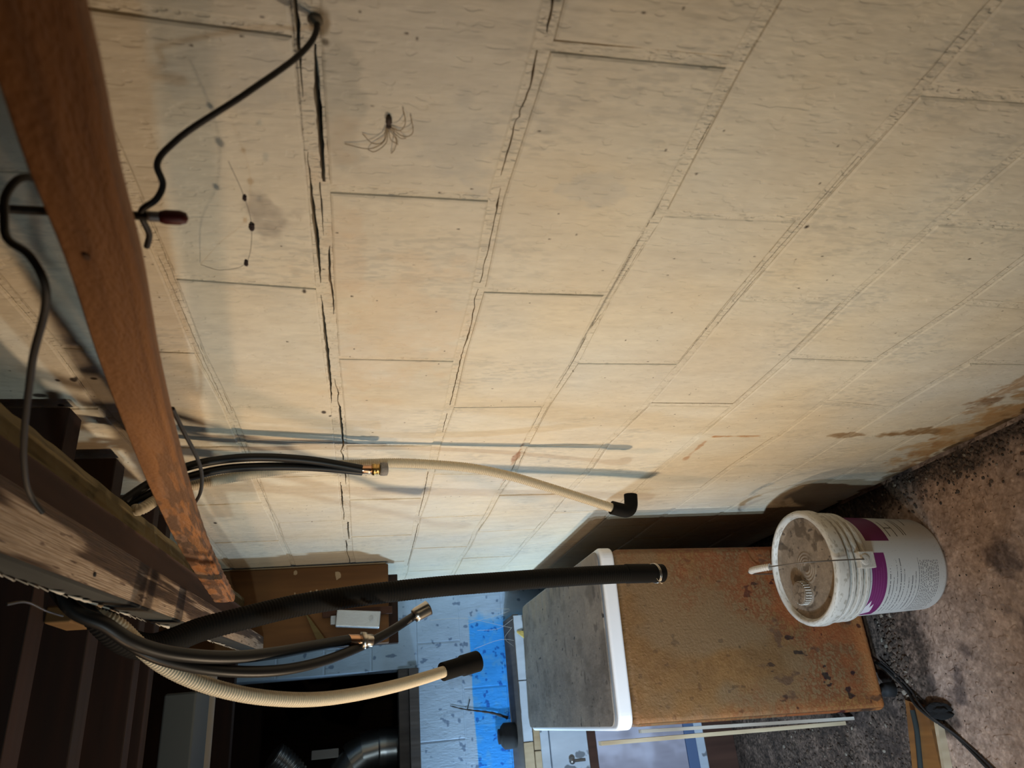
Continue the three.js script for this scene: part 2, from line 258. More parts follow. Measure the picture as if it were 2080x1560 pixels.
for (let k = -2; k < 9; k++) {
  const top = [], bot = [], h = bedHalf(k) + 0.0006;
  for (let s = -0.6; s <= 3.0001; s += 0.02) { const y = bedY(k, s), w = 0.0005 * Math.sin(s * 140 + k) ; top.push([s, y + h + w]); bot.push([s, y - h + w]); }
  const g = slab(bot.concat(top.reverse()), 0.05, 0, CRACKS.filter((c) => c[0] === k).map((c) => crackHole(c, k)));
  g.translate(0, 0, k === 1 ? 0.0008 : k < 4 ? 0.0024 : 0.0018); mesh('mortar_bed', wallUV(g), mortarPaint, wallRight);
}
mesh('core', wallUV(box(-0.61, 3.3, -0.05, 2.45, 0.13, 0.25)), wallPaint, wallRight);
mesh('end_panel', wallUV(box(-2.6, -0.609, 0, 2.45, 0, 0.25)), wallPaint, wallRight);

// ---------------------------------------------------------------- far wall: whitewashed blocks with a blue painted band
const farMap = colorTex(1024, 1024, (u, v, o) => {
  const s = u * 2.5, t = v * 2.5, a = fbm(N1, s * 4, t * 4, 4) - 0.5, b = fbm(N2, s * 40, t * 20, 3) - 0.5;
  let r = 158 + 20 * a + 14 * b, g = 178 + 20 * a + 14 * b, bl = 200 + 18 * a + 14 * b;
  const edge = 1.118 + 0.004 * (fbm(N3, s * 9, 3, 3) - 0.5) - 0.035 * Math.max(0, s - 0.5), k = (1 - sstep(edge - 0.004, edge + 0.004, t)) * sstep(0.12, 0.2, s + 0.05 * fbm(N4, s * 10, t * 30, 3));
  const worn = 0.75 + 0.25 * sstep(0.25, 0.5, fbm(N3, s * 30, t * 30, 3));
  r += (44 - r) * k * worn; g += (150 - g) * k * worn; bl += (236 - bl) * k * worn;
  const d = sstep(0.70, 0.76, fbm(N4, s * 38 + 7, t * 38, 3)) * 0.55; r -= 100 * d; g -= 100 * d; bl -= 92 * d;   // dirt and web specks
  o[0] = r; o[1] = g; o[2] = bl;
}, false);
const farPaint = std({ map: farMap, bumpMap: rep(wallBump, 5, 5), bumpScale: 0.0015, roughness: 0.7 });
const wallFar = structure(group('wall_far', [0, 0, -3.0]), 'bluish whitewashed block wall with a bright blue painted band');
wallFar.setRotationFromMatrix(new THREE.Matrix4().makeBasis(new THREE.Vector3(-1, 0, 0), new THREE.Vector3(0, 1, 0), new THREE.Vector3(0, 0, -1)));
function farUV(g) { const p = g.attributes.position, uv = new Float32Array(p.count * 2); for (let i = 0; i < p.count; i++) { uv[2 * i] = p.getX(i) / 2.5; uv[2 * i + 1] = p.getY(i) / 2.5; } g.setAttribute('uv', new THREE.BufferAttribute(uv, 2)); return g; }
for (let c = 0; c < 11; c++) {
  const t0 = 0.144 + 0.2032 * (c - 1), t1 = t0 + 0.2032, off = c % 2 ? 0.02 : 0.22;
  for (let s = off - 0.4064; s < 2.4; s += 0.4064) {
    let a = Math.max(0, s), b = Math.min(2.4, s + 0.4064); if (t1 > 1.40) b = Math.min(b, 0.325); if (b - a < 0.03) continue;
    const g = slab([[a + 0.003, Math.max(0, t0) + 0.003], [b - 0.003, Math.max(0, t0) + 0.003], [b - 0.003, Math.min(t1, 2.28) - 0.003], [a + 0.003, Math.min(t1, 2.28) - 0.003]], 0.09, 0.0025);
    g.translate(0, 0, rr(-0.001, 0.001)); mesh('concrete_block', farUV(g), farPaint, wallFar);
  }
}
mesh('mortar', farUV(box(0, 2.4, 0, 1.362, 0.002, 0.18)), farPaint, wallFar);
mesh('core', farUV(box(-0.25, 0.322, 1.36, 2.28, 0.002, 0.18)), farPaint, wallFar);

// ---------------------------------------------------------------- floor, other walls, ceiling
const floorMap = colorTex(1536, 1536, (u, v, o) => {
  const x = u * 2.4, y = v * 2.4, a = fbm(N1, x * 5, y * 5, 5) - 0.5, b = fbm(N2, x * 42, y * 42, 3) - 0.5, c = fbm(N3, x * 130, y * 130, 2) - 0.5, e = fbm(N4, x * 2.2 + 4, y * 2.2, 3) - 0.5;
  let r = 164 + 50 * a + 54 * b + 48 * c, g = 138 + 40 * a - 12 * e + 48 * b + 44 * c, bl = 120 + 30 * a - 22 * e + 44 * b + 42 * c;
  const d = sstep(0.54, 0.70, fbm(N2, x * 9 + 11, y * 9, 5)); r -= 60 * d; g -= 52 * d; bl -= 44 * d;
  const l = sstep(0.72, 0.8, fbm(N3, x * 60, y * 60 + 9, 2)); r += 14 * l; g += 13 * l; bl += 11 * l;
  // black-brown dirt along the foot of the wall and around the freezer: gritty, with a ragged outline
  const X = x - 2.4, Z = y - 2.4 * 1.25, rag = (fbm(N4, x * 11, y * 11, 4) - 0.5);
  let k = 1 - sstep(0.03, 0.09, -X + 0.10 * rag);
  k = Math.max(k, 1 - sstep(0.02, 0.07, Math.max(-1.68 - Z, Z + 1.52, X - 0.02, -0.66 - X) + 0.10 * rag));
  k = Math.max(k, 1 - sstep(0.02, 0.16, Math.max(Z + 1.72, X + 0.6) + 0.26 * rag));
  k *= 0.62 + 0.9 * (fbm(N1, x * 150, y * 150, 3) - 0.5) + 0.5 * (fbm(N3, x * 30, y * 30, 3) - 0.5); k = clamp(k); r += (44 - r) * k; g += (35 - g) * k; bl += (28 - bl) * k;
  o[0] = r; o[1] = g; o[2] = bl;
}, true);
const floorBump = grayTex(1024, 1024, (u, v) => 0.5 * fbm(N1, u * 100, v * 100, 3, 100, 100) + 0.35 * fbm(N2, u * 24, v * 24, 4, 24, 24) + 0.3 * sstep(0.6, 0.75, fbm(N3, u * 60, v * 60, 2, 60, 60)));
const floorMat = std({ map: floorMap, bumpMap: rep(floorBump, 2.4, 2.4), bumpScale: 0.006, roughness: 0.92 });
{
  const g = new THREE.BoxGeometry(2.75, 0.2, 5.6); g.translate(-1.125, -0.1, -0.4); const p = g.attributes.position, uv = g.attributes.uv;
  for (let i = 0; i < p.count; i++) uv.setXY(i, (p.getX(i) + 2.4) / 2.4, (p.getZ(i) + 3.0) / 2.4);
  structure(mesh('floor', g, floorMat), 'stained brown concrete floor with dirt along the wall');
}
const plain = std({ color: lin(0.12, 0.105, 0.09), roughness: 0.9 });
structure(mesh('wall_left', box(-2.65, -2.4, 0, 2.45, -4.6, 2.4), plain), 'plain painted cellar wall behind the camera side');
structure(mesh('wall_back', box(-2.4, 0.25, 0, 2.45, 2.2, 2.4), plain), 'plain painted cellar wall behind the camera');
structure(mesh('ceiling', box(-2.65, 0.25, 2.28, 2.45, -4.6, 2.4), darkWood), 'dark brown subfloor planks over the joists');
const dirtDark = std({ map: woodTex([88, 62, 42], [40, 26, 18], N3, 1), roughness: 1 });
structure(mesh('crawlspace_floor', box(-2.4, 0.25, 1.1, 1.30, -4.6, -3.18), dirtDark), 'dirt floor of the dark crawlspace behind the half wall');
structure(mesh('wall_crawlspace', box(-2.4, 0.25, 1.3, 2.28, -4.6, -4.45), dirtDark), 'dark back wall of the crawlspace');
for (const [z, wide, label] of [[-0.79, 0.058, 'dark reddish joist overhead, nearest in view beside the small wood block'], [-1.04, 0.058, 'dark reddish joist overhead, the next one back past the wood block'], [-1.33, 0.045, 'dark reddish joist overhead, front one of the close pair before the grey duct'], [-1.45, 0.045, 'dark reddish joist overhead, rear one of the close pair beside the grey duct'], [-2.24, 0.05, 'dark brown joist overhead just behind the pale cream pipe'], [-2.64, 0.05, 'dark brown joist overhead before the far wall, behind the hanging ivory hose'], [-3.5, 0.05, 'dark joist over the crawlspace above the round duct elbow']]) {
  const g = box(-2.4, z < -2.1 && z > -2.3 ? -0.3 : -0.02, 2.08, 2.28, z - wide / 2, z + wide / 2, 0.003); uvBox(g, 'x'); tag(mesh('ceiling_joist', g, darkWood), label, 'joist', 'ceiling joists');
}
structure(mesh('trim_1', [box(-2.4, -0.325, 1.362, 1.405, -3.06, -2.94), box(-2.4, -0.325, 1.405, 1.45, -3.09, -2.97)], std({ map: woodTex([92, 84, 80], [44, 38, 36], N1), bumpMap: grainBump, bumpScale: 0.0015, roughness: 0.8 })), 'dark weathered sill boards on top of the half wall');

// ---------------------------------------------------------------- lamps (outside the frame)
const metalDark = std({ color: lin(0.06, 0.06, 0.06), roughness: 0.5, metalness: 0.6 });
function workLamp(key, label, hung = false) {
  const L = LAMPS[key], A = V(L.at), dir = V(L.aim).sub(A).normalize(), t = group('work_lamp', L.at); tag(t, label, 'lamp');
  const at = (d) => dir.clone().multiplyScalar(d).toArray();
  mesh('reflector', turned(at(-0.12), at(0.1), [[0.001, 0], [0.03, 0], [0.035, 0.05], [0.09, 0.17], [0.092, 0.17], [0.034, 0.04]], 32), std({ color: lin(0.7, 0.7, 0.7), metalness: 0.8, roughness: 0.35 }), t);
  mesh('bulb', new THREE.SphereGeometry(0.028, 20, 14), new THREE.MeshStandardMaterial({ color: 0xffffff, emissive: new THREE.Color().setRGB(...L.color), emissiveIntensity: 4 }), t);
  if (hung) mesh('cord', [rod([0, 2.28 - L.at[1], 0], [0, 0.02, 0], 0.004), rod([0, 0.03, 0], at(-0.1), 0.006)], metalDark, t);
  else mesh('stand', [rod([0, -L.at[1], 0], [0, -0.02, 0], 0.012), rod([0, -0.03, 0], at(-0.1), 0.01), ...[0, 2.1, 4.2].map((a) => rod([0, -L.at[1] + 0.3, 0], [0.3 * Math.cos(a), -L.at[1] + 0.008, 0.3 * Math.sin(a)], 0.008))], metalDark, t);
  const s = new THREE.SpotLight(new THREE.Color().setRGB(...L.color), L.power, 0, L.angle, 1, 2);
  s.position.set(0, 0, 0); s.target.position.copy(dir); s.castShadow = true; s.shadow.radius = L.size; t.add(s, s.target);
}
workLamp('warm', 'warm clamp lamp on a low stand lighting the block wall');
workLamp('neutral', 'whiter clamp lamp on a taller stand lighting the block wall');
workLamp('low', 'bluish clamp lamp on the lowest stand aimed at the cabinet');
workLamp('blue', 'cool reflector lamp on a stand close to the far wall');
workLamp('overhead', 'amber reflector lamp hanging from the ceiling on a cord', true);

// ---------------------------------------------------------------- chest freezer
const rustMap = colorTex(1024, 1536, (u, v, o) => { // u: room side 0 -> wall side 1, v: bottom 0 -> top 1
  const x = u * 0.5, y = v * 0.8, a = fbm(N1, x * 6, y * 6 + 3, 4) - 0.5, b = fbm(N2, x * 40, y * 40, 3) - 0.5, c = fbm(N3, x * 110, y * 110, 2) - 0.5;
  let r = 116 + 40 * a + 14 * b + 12 * c, g = 80 + 26 * a + 12 * b + 12 * c, bl = 38 + 10 * a + 10 * b + 10 * c;
  const grey = sstep(0.42, 0.6, fbm(N4, x * 7 + 2, y * 5, 3)) * 0.7; r += (110 - r) * grey; g += (86 - g) * grey; bl += (58 - bl) * grey;
  // rust bloom: wormy corrosion growing from the foot and the wall side
  const reach = 0.52 - 0.85 * v + 0.5 * Math.max(0, u - 0.35) + 0.7 * a, worm = Math.abs(fbm(N2, x * 84 + 5, y * 92, 4) - 0.5) * 2, k = sstep(0.0, 0.3, reach) * (1 - sstep(0.08, 0.34, worm));
  r += (104 - r) * k * 0.85; g += (56 - g) * k * 0.85; bl += (22 - bl) * k * 0.85;
  const f = sstep(0.1, 0.5, reach) * sstep(0.4, 0.65, fbm(N1, x * 14, y * 12 + 7, 4)); r += (136 - r) * f * 0.7; g += (68 - g) * f * 0.7; bl += (24 - bl) * f * 0.7;
  const e = (1 - sstep(0.02, 0.11, u + 0.05 * a)) * (0.6 + b), e2 = (1 - sstep(0.02, 0.10, v + 0.04 * a)) * 0.7; r += (168 - r) * Math.max(e * 0.5, e2); g += (104 - g) * Math.max(e * 0.5, e2); bl += (52 - bl) * Math.max(e * 0.5, e2);
  const dk = sstep(0.72, 0.80, fbm(N4, x * 46, y * 34 + 9, 3)) * (0.25 + 0.75 * sstep(0.7, 0.2, v)); r -= 74 * dk; g -= 60 * dk; bl -= 42 * dk;
  const bl2 = sstep(0.70, 0.78, fbm(N3, x * 26 + 1, y * 16 + 4, 4)) * sstep(0.62, 0.3, v); r += (66 - r) * bl2 * 0.7; g += (42 - g) * bl2 * 0.7; bl += (26 - bl) * bl2 * 0.7;
  o[0] = r; o[1] = g; o[2] = bl;
}, false);
const rustBump = grayTex(512, 512, (u, v) => 0.6 * fbm(N1, u * 50, v * 50, 3, 50, 50) + 0.4 * Math.abs(fbm(N2, u * 26, v * 26, 3, 26, 26) - 0.5) * 2);
const rustMat = std({ map: rustMap, bumpMap: rep(rustBump, 2, 3), bumpScale: 0.0016, roughness: 0.7 });
const lidTopMap = colorTex(512, 1024, (u, v, o) => {
  const x = u * 0.49, y = v * 1.1, a = fbm(N1, x * 7, y * 5, 4) - 0.5, b = fbm(N2, x * 26, y * 26, 3) - 0.5, c = fbm(N3, x * 90, y * 90, 2) - 0.5;
  let r = 128 + 34 * a + 26 * b + 12 * c, g = 120 + 32 * a + 24 * b + 12 * c, bl = 110 + 28 * a + 20 * b + 12 * c;
  const d = sstep(0.52, 0.74, fbm(N4, x * 13, y * 9 + 3, 4)) * 0.6; r += (92 - r) * d; g += (84 - g) * d; bl += (74 - bl) * d;
  const q2 = sstep(0.72, 0.80, fbm(N1, x * 26, y * 44 + 9, 3)) * 0.5; r += (66 - r) * q2; g += (58 - g) * q2; bl += (50 - bl) * q2;
  const s = sstep(0.80, 0.86, fbm(N2, x * 52 + 8, y * 52, 3)); r += (44 - r) * s; g += (40 - g) * s; bl += (38 - bl) * s;
  const w = sstep(0.75, 0.95, u + 0.3 * a) * sstep(0.3, 0.6, fbm(N3, x * 8, y * 40, 3)); r += (150 - r) * w * 0.7; g += (134 - g) * w * 0.7; bl += (112 - bl) * w * 0.7;
  o[0] = r; o[1] = g; o[2] = bl;
}, false);
const enamel = std({ color: lin(0.80, 0.82, 0.84), roughness: 0.35, bumpMap: speck, bumpScale: 0.0004 });
function roundRect(w, h, r) { const s = new THREE.Shape(), x = -w / 2, y = -h / 2; s.moveTo(x + r, y); s.lineTo(x + w - r, y); s.quadraticCurveTo(x + w, y, x + w, y + r); s.lineTo(x + w, y + h - r); s.quadraticCurveTo(x + w, y + h, x + w - r, y + h); s.lineTo(x + r, y + h); s.quadraticCurveTo(x, y + h, x, y + h - r); s.lineTo(x, y + r); s.quadraticCurveTo(x, y, x + r, y); return s; }
{
  const fz = group('chest_freezer', [-0.392, 0, -2.16], [0, 0, -0.029]); tag(fz, 'old chest freezer with a rusty brown end panel and dirty white lid', 'freezer');
  const body = new RoundedBoxGeometry(0.487, 0.79, 1.12, 4, 0.02); body.translate(0, 0.475, 0);
  { const p = body.attributes.position, uv = body.attributes.uv; for (let i = 0; i < p.count; i++) uv.setXY(i, Math.abs(body.attributes.normal.getX(i)) > 0.7 ? (p.getZ(i) + 0.56) / 1.12 : (p.getX(i) + 0.2435) / 0.487, (p.getY(i) - 0.08) / 0.79); }
  mesh('cabinet', body, rustMat, fz);
  const lidShape = (w, l, r, d, bev) => { const g = new THREE.ExtrudeGeometry(roundRect(w, l, r), { depth: d, bevelEnabled: true, bevelThickness: bev, bevelSize: bev, bevelOffset: -bev, bevelSegments: 4, curveSegments: 10 }); g.rotateX(-Math.PI / 2); return g; };
  const lid = lidShape(0.5, 1.14, 0.045, 0.026, 0.008); lid.translate(0, 0.88, 0); mesh('lid', lid, enamel, fz);
  const top = lidShape(0.478, 1.118, 0.036, 0.002, 0.001); top.translate(0, 0.9212, 0);
  { const p = top.attributes.position, uv = top.attributes.uv; for (let i = 0; i < p.count; i++) uv.setXY(i, (p.getX(i) + 0.24) / 0.48, (p.getZ(i) + 0.56) / 1.12); }
  mesh('lid_top', top, std({ map: lidTopMap, roughness: 0.75, bumpMap: speck, bumpScale: 0.0008 }), fz).userData.label = 'grimy grey lid top';
  const gs = lidShape(0.48, 1.11, 0.03, 0.008, 0.001); gs.translate(0, 0.870, 0); mesh('gasket', gs, std({ color: lin(0.02, 0.018, 0.016) }), fz);
  for (const x of [-0.19, 0.19]) for (const z of [-0.5, 0.5]) mesh('foot', turned([x, 0.006, z], [x, 1, z], [[0.001, 0], [0.022, 0], [0.02, 0.03], [0.012, 0.034], [0.012, 0.08]], 14), metalDark, fz);
  for (const z of [-0.35, 0.35]) mesh('hinge', box(0.243, 0.252, 0.82, 0.9, z - 0.03, z + 0.03), enamel, fz);
}

// ---------------------------------------------------------------- slats leaning against the freezer front
const slatMat = std({ map: woodTex([224, 208, 176], [132, 100, 64], N4, 1.2), bumpMap: rep(grainBump, 1, 3), bumpScale: 0.0015, roughness: 0.8 });
function leaning(name, a, b, w, t, mat, label, cat) {
  const g = hexa([[a[0] - t, a[1], a[2] + w], [a[0] - t, a[1], a[2]], [a[0], a[1], a[2]], [a[0], a[1], a[2] + w]], [[b[0] - t, b[1], b[2] + w], [b[0] - t, b[1], b[2]], [b[0], b[1], b[2]], [b[0], b[1], b[2] + w]]);
  return tag(mesh(name, g, mat), label, cat);
}
leaning('leaning_lath', [-0.668, 0.0, -1.985], [-0.651, 0.862, -2.0], 0.03, 0.012, slatMat, 'cream worn wooden lath leaning on the freezer front, the longer of two', 'lath');
leaning('leaning_lath', [-0.655, 0.0, -1.93], [-0.628, 0.74, -1.95], 0.028, 0.010, std({ map: woodTex([206, 200, 186], [96, 74, 52], N1, 1.4), roughness: 0.8 }), 'white flaking wooden lath close against the freezer front, the shorter of two', 'lath');

// ---------------------------------------------------------------- pail
{
  const pail = group('plastic_pail', [-0.25, 0, -1.418], [0, 0, -0.02]); tag(pail, 'dirty white lidded plastic pail with a purple label by the freezer', 'pail');
  const R = (y) => 0.129 + (y / 0.37) * 0.016;
  const cv = document.createElement('canvas'); cv.width = 2048; cv.height = 900; const c = cv.getContext('2d');
  // u = angle (0 deg at the right of the seam), v = height 0..0.28 m
  const X = (deg) => ((deg + 180) / 360) * 2048, Y = (h) => 900 - h / 0.28 * 900;
  c.fillStyle = '#d3d2cc'; c.fillRect(0, 0, 2048, 900);
  const band = (d0, d1, h0, h1, col) => { c.fillStyle = col; c.fillRect(X(d0), Y(h1), X(d1) - X(d0), Y(h0) - Y(h1)); };
  band(18, 110, 0.168, 0.244, '#6a2450'); band(-84, 3.5, 0.203, 0.251, '#7a2a66');
  c.fillStyle = 'rgba(200,150,190,0.35)'; for (let i = 0; i < 5; i++) c.fillRect(X(-60), Y(0.246 - i * 0.008), X(-4) - X(-60) - 80 * rnd(), 3);
  c.fillStyle = '#e4dfe2'; c.beginPath(); c.moveTo(X(-62), Y(0.251)); c.lineTo(X(-52), Y(0.24)); c.lineTo(X(-64), Y(0.236)); c.lineTo(X(-58), Y(0.228)); c.lineTo(X(-74), Y(0.222)); c.lineTo(X(-82), Y(0.251)); c.fill();
  c.fillStyle = '#34343a'; // small print: too small to read in the photograph
  for (let i = 0; i < 9; i++) { const h = 0.194 - i * 0.0115 - (i > 4 ? 0.003 : 0), a = -80 + 10 * rnd(), b = -4 - 22 * rnd(); for (let q = X(a); q < X(b); q += 5) if (rnd() < 0.78) c.fillRect(q, Y(h) + 2 * rnd(), 3.4, i % 3 === 0 ? 9 : 6); }
  for (let i = 0; i < 11; i++) { const h = 0.092 - i * 0.0056; for (let q = X(-80); q < X(-7);) { const w = 6 + 22 * rnd(); c.fillRect(q, Y(h), Math.min(w, X(-6) - q), 5); q += w + 7; if (rnd() < 0.05) q += 26; } }
  c.fillRect(X(-80), Y(0.0985), X(-3) - X(-80), 2.5);
  c.strokeStyle = '#4c463e'; c.lineWidth = 9; c.beginPath(); c.moveTo(X(24), Y(0.155)); c.lineTo(X(52), Y(0.155)); c.moveTo(X(38), Y(0.155)); c.lineTo(X(38), Y(0.132)); c.moveTo(X(24), Y(0.132)); c.lineTo(X(50), Y(0.132)); c.moveTo(X(26), Y(0.108)); c.lineTo(X(60), Y(0.108)); c.moveTo(X(26), Y(0.1)); c.lineTo(X(60), Y(0.1)); c.moveTo(X(44), Y(0.075)); c.lineTo(X(70), Y(0.06)); c.stroke();
  for (let i = 0; i < 4200; i++) { const s = rnd(); c.fillStyle = `rgba(${70 + 40 * s},${56 + 30 * s},${38 + 20 * s},${0.1 + 0.35 * rnd()})`; const q = 1 + 4 * rnd() * rnd(); c.fillRect(2048 * rnd(), 900 * (rnd() < 0.3 ? 1 - 0.12 * rnd() : rnd()), q, q); }
  const tex = new THREE.CanvasTexture(cv); tex.colorSpace = THREE.SRGBColorSpace; tex.wrapS = THREE.RepeatWrapping; tex.magFilter = THREE.LinearFilter;
  const plasticMap = colorTex(512, 512, (u, v, o) => { const a = fbm(N1, u * 10, v * 10, 4, 10, 10) - 0.5, d = sstep(0.55, 0.72, fbm(N2, u * 26, v * 26, 4, 26, 26)) * 0.5; o[0] = 210 + 24 * a - 70 * d; o[1] = 206 + 24 * a - 74 * d; o[2] = 196 + 24 * a - 80 * d; });
  const plastic = std({ map: rep(plasticMap, 3, 1), roughness: 0.5 });
  const lathe = (prof, n = 72) => new THREE.LatheGeometry(prof.map((p) => new THREE.Vector2(...p)), n);
  const bg = lathe([[0.001, 0.004], [R(0) - 0.012, 0.0], [R(0) - 0.003, 0.003], [R(0.01), 0.012], [R(0.1), 0.1], [R(0.2), 0.2], [R(0.268), 0.268]]);
  { const p = bg.attributes.position, uv = bg.attributes.uv; for (let i = 0; i < p.count; i++) { uv.setXY(i, 0.5 + (((uv.getX(i) * 360 + 180) % 360) - 180) / 360, p.getY(i) / 0.28); }
    // lathe angle runs sin/cos from +z toward +x, so u = angle / 360 with the seam on the wall side
    const n = 73, m = 7; for (let i = 0; i < n; i++) for (let j = 0; j < m; j++) uv.setX(i * m + j, i / 72 + 0.5); }
  mesh('body', bg, std({ map: tex, roughness: 0.5 }), pail);
  const grimeMap = colorTex(512, 256, (u, v, o) => { const a = fbm(N1, u * 40, v * 14, 4, 40, 14), k = sstep(0.35, 0.6, a); o[0] = 190 - 78 * k; o[1] = 180 - 82 * k; o[2] = 160 - 84 * k; });
  mesh('collar', lathe([[R(0.258), 0.258], [R(0.262) + 0.001, 0.262], [R(0.33) + 0.001, 0.335], [0.146, 0.345], [0.138, 0.345]]), std({ map: grimeMap, roughness: 0.7 }), pail).userData.label = 'grimy collar between the white ribs';
  for (const y of [0.264, 0.286, 0.308]) mesh('rib', lathe([[R(y) + 0.001, y], [R(y) + 0.010, y + 0.001], [R(y) + 0.0115, y + 0.004], [R(y) + 0.0115, y + 0.010], [R(y) + 0.010, y + 0.013], [R(y) + 0.001, y + 0.014]]), plastic, pail);
  mesh('lid', lathe([[0.148, 0.330], [0.158, 0.332], [0.161, 0.338], [0.1605, 0.362], [0.157, 0.370], [0.150, 0.373], [0.143, 0.370], [0.140, 0.358], [0.139, 0.352]]), plastic, pail);
  const dirtyMap = colorTex(768, 768, (u, v, o) => {
    const x = u - 0.5, y = v - 0.5, a = fbm(N1, u * 12, v * 12, 4) - 0.5, b = fbm(N2, u * 60, v * 60, 2) - 0.5; let r = 134 + 44 * a + 18 * b, g = 117 + 40 * a + 17 * b, bl = 97 + 34 * a + 15 * b;
    const d = sstep(0.58, 0.7, fbm(N3, u * 7 + 3, v * 7, 4)) * 0.75; r += (84 - r) * d; g += (70 - g) * d; bl += (54 - bl) * d;
    const s = sstep(0.72, 0.8, fbm(N4, u * 28, v * 16, 3)) * 0.7; r += (70 - r) * s; g += (60 - g) * s; bl += (50 - bl) * s; o[0] = r; o[1] = g; o[2] = bl;
  }, false);
  const disc = []; for (let i = 0; i <= 60; i++) { const r = 0.1405 * (1 - i / 60); let y = 0.355; for (const q of [0.014, 0.023, 0.032, 0.041]) y += 0.0026 * Math.exp(-(((r - q) / 0.0022) ** 2)); if (r > 0.125) y += 0.004 * sstep(0.125, 0.14, r); disc.push([Math.max(r, 0.0005), y]); }
  const dg = lathe(disc); { const p = dg.attributes.position, uv = dg.attributes.uv; for (let i = 0; i < p.count; i++) uv.setXY(i, 0.5 + p.getX(i) / 0.29, 0.5 + p.getZ(i) / 0.29); }
  mesh('lid_disc', dg, std({ map: dirtyMap, roughness: 0.85, bumpMap: rep(speck, 1, 1), bumpScale: 0.0012 }), pail).userData.label = 'dirt-covered recessed lid centre';
  const cap = mesh('spout_cap', turned([-0.066, 0.352, -0.030], [-0.066, 1, -0.030], [[0.037, 0], [0.037, 0.006], [0.031, 0.007], [0.031, 0.026], [0.028, 0.029], [0.001, 0.0295]], 36), std({ map: rep(dirtyMap, 1, 1), roughness: 0.6 }), pail);
  mesh('knurl', Array.from({ length: 26 }, (_, i) => { const a = i / 26 * 2 * Math.PI; return rod([-0.066 + 0.0318 * Math.cos(a), 0.360, -0.030 + 0.0318 * Math.sin(a)], [-0.066 + 0.0318 * Math.cos(a), 0.377, -0.030 + 0.0318 * Math.sin(a)], 0.0016, 0.0016, 6); }), plastic, cap);
  // bail handle standing up over the lid, in the plane through the two ears
  const ca = -0.085, ex = Math.sin(ca), ez = Math.cos(ca), E = (r, y) => [r * ex, y, r * ez];
  for (const s of [1, -1]) { const e = mesh('handle_ear', [turned(E(s * 0.146, 0.288), E(s * 0.3, 0.288), [[0.001, 0.026], [0.012, 0.026], [0.015, 0.022], [0.016, 0]], 20)], plastic, pail); const f = new RoundedBoxGeometry(0.044, 0.046, 0.022, 2, 0.003); f.translate(0, 0.280, s * 0.157); f.rotateY(ca); mesh('ear_plate', f, plastic, e); }
  const pts = [E(0.166, 0.288), E(0.1745, 0.30), E(0.173, 0.345)]; for (let i = 1; i < 12; i++) { const a = i / 12 * Math.PI; pts.push(E(0.168 * Math.cos(a), 0.345 + 0.165 * Math.sin(a) ** 0.8)); } pts.push(E(-0.172, 0.345), E(-0.1745, 0.30), E(-0.166, 0.288));
  mesh('bail_wire', tube(pts, 0.0017, { segs: 90, n: 8, up: [1, 0, 0.1] }), std({ color: lin(0.16, 0.14, 0.12), metalness: 0.7, roughness: 0.45 }), pail);
  mesh('grip', sweep([E(0.052, 0.5), E(0.03, 0.509), E(0, 0.512), E(-0.03, 0.509), E(-0.052, 0.5)], circle(0.0095, 12), { segs: 40, up: [1, 0, 0], scale: (s) => 0.9 + 0.12 * Math.cos(s / 0.008 * 6.28) }), plastic, pail);
}

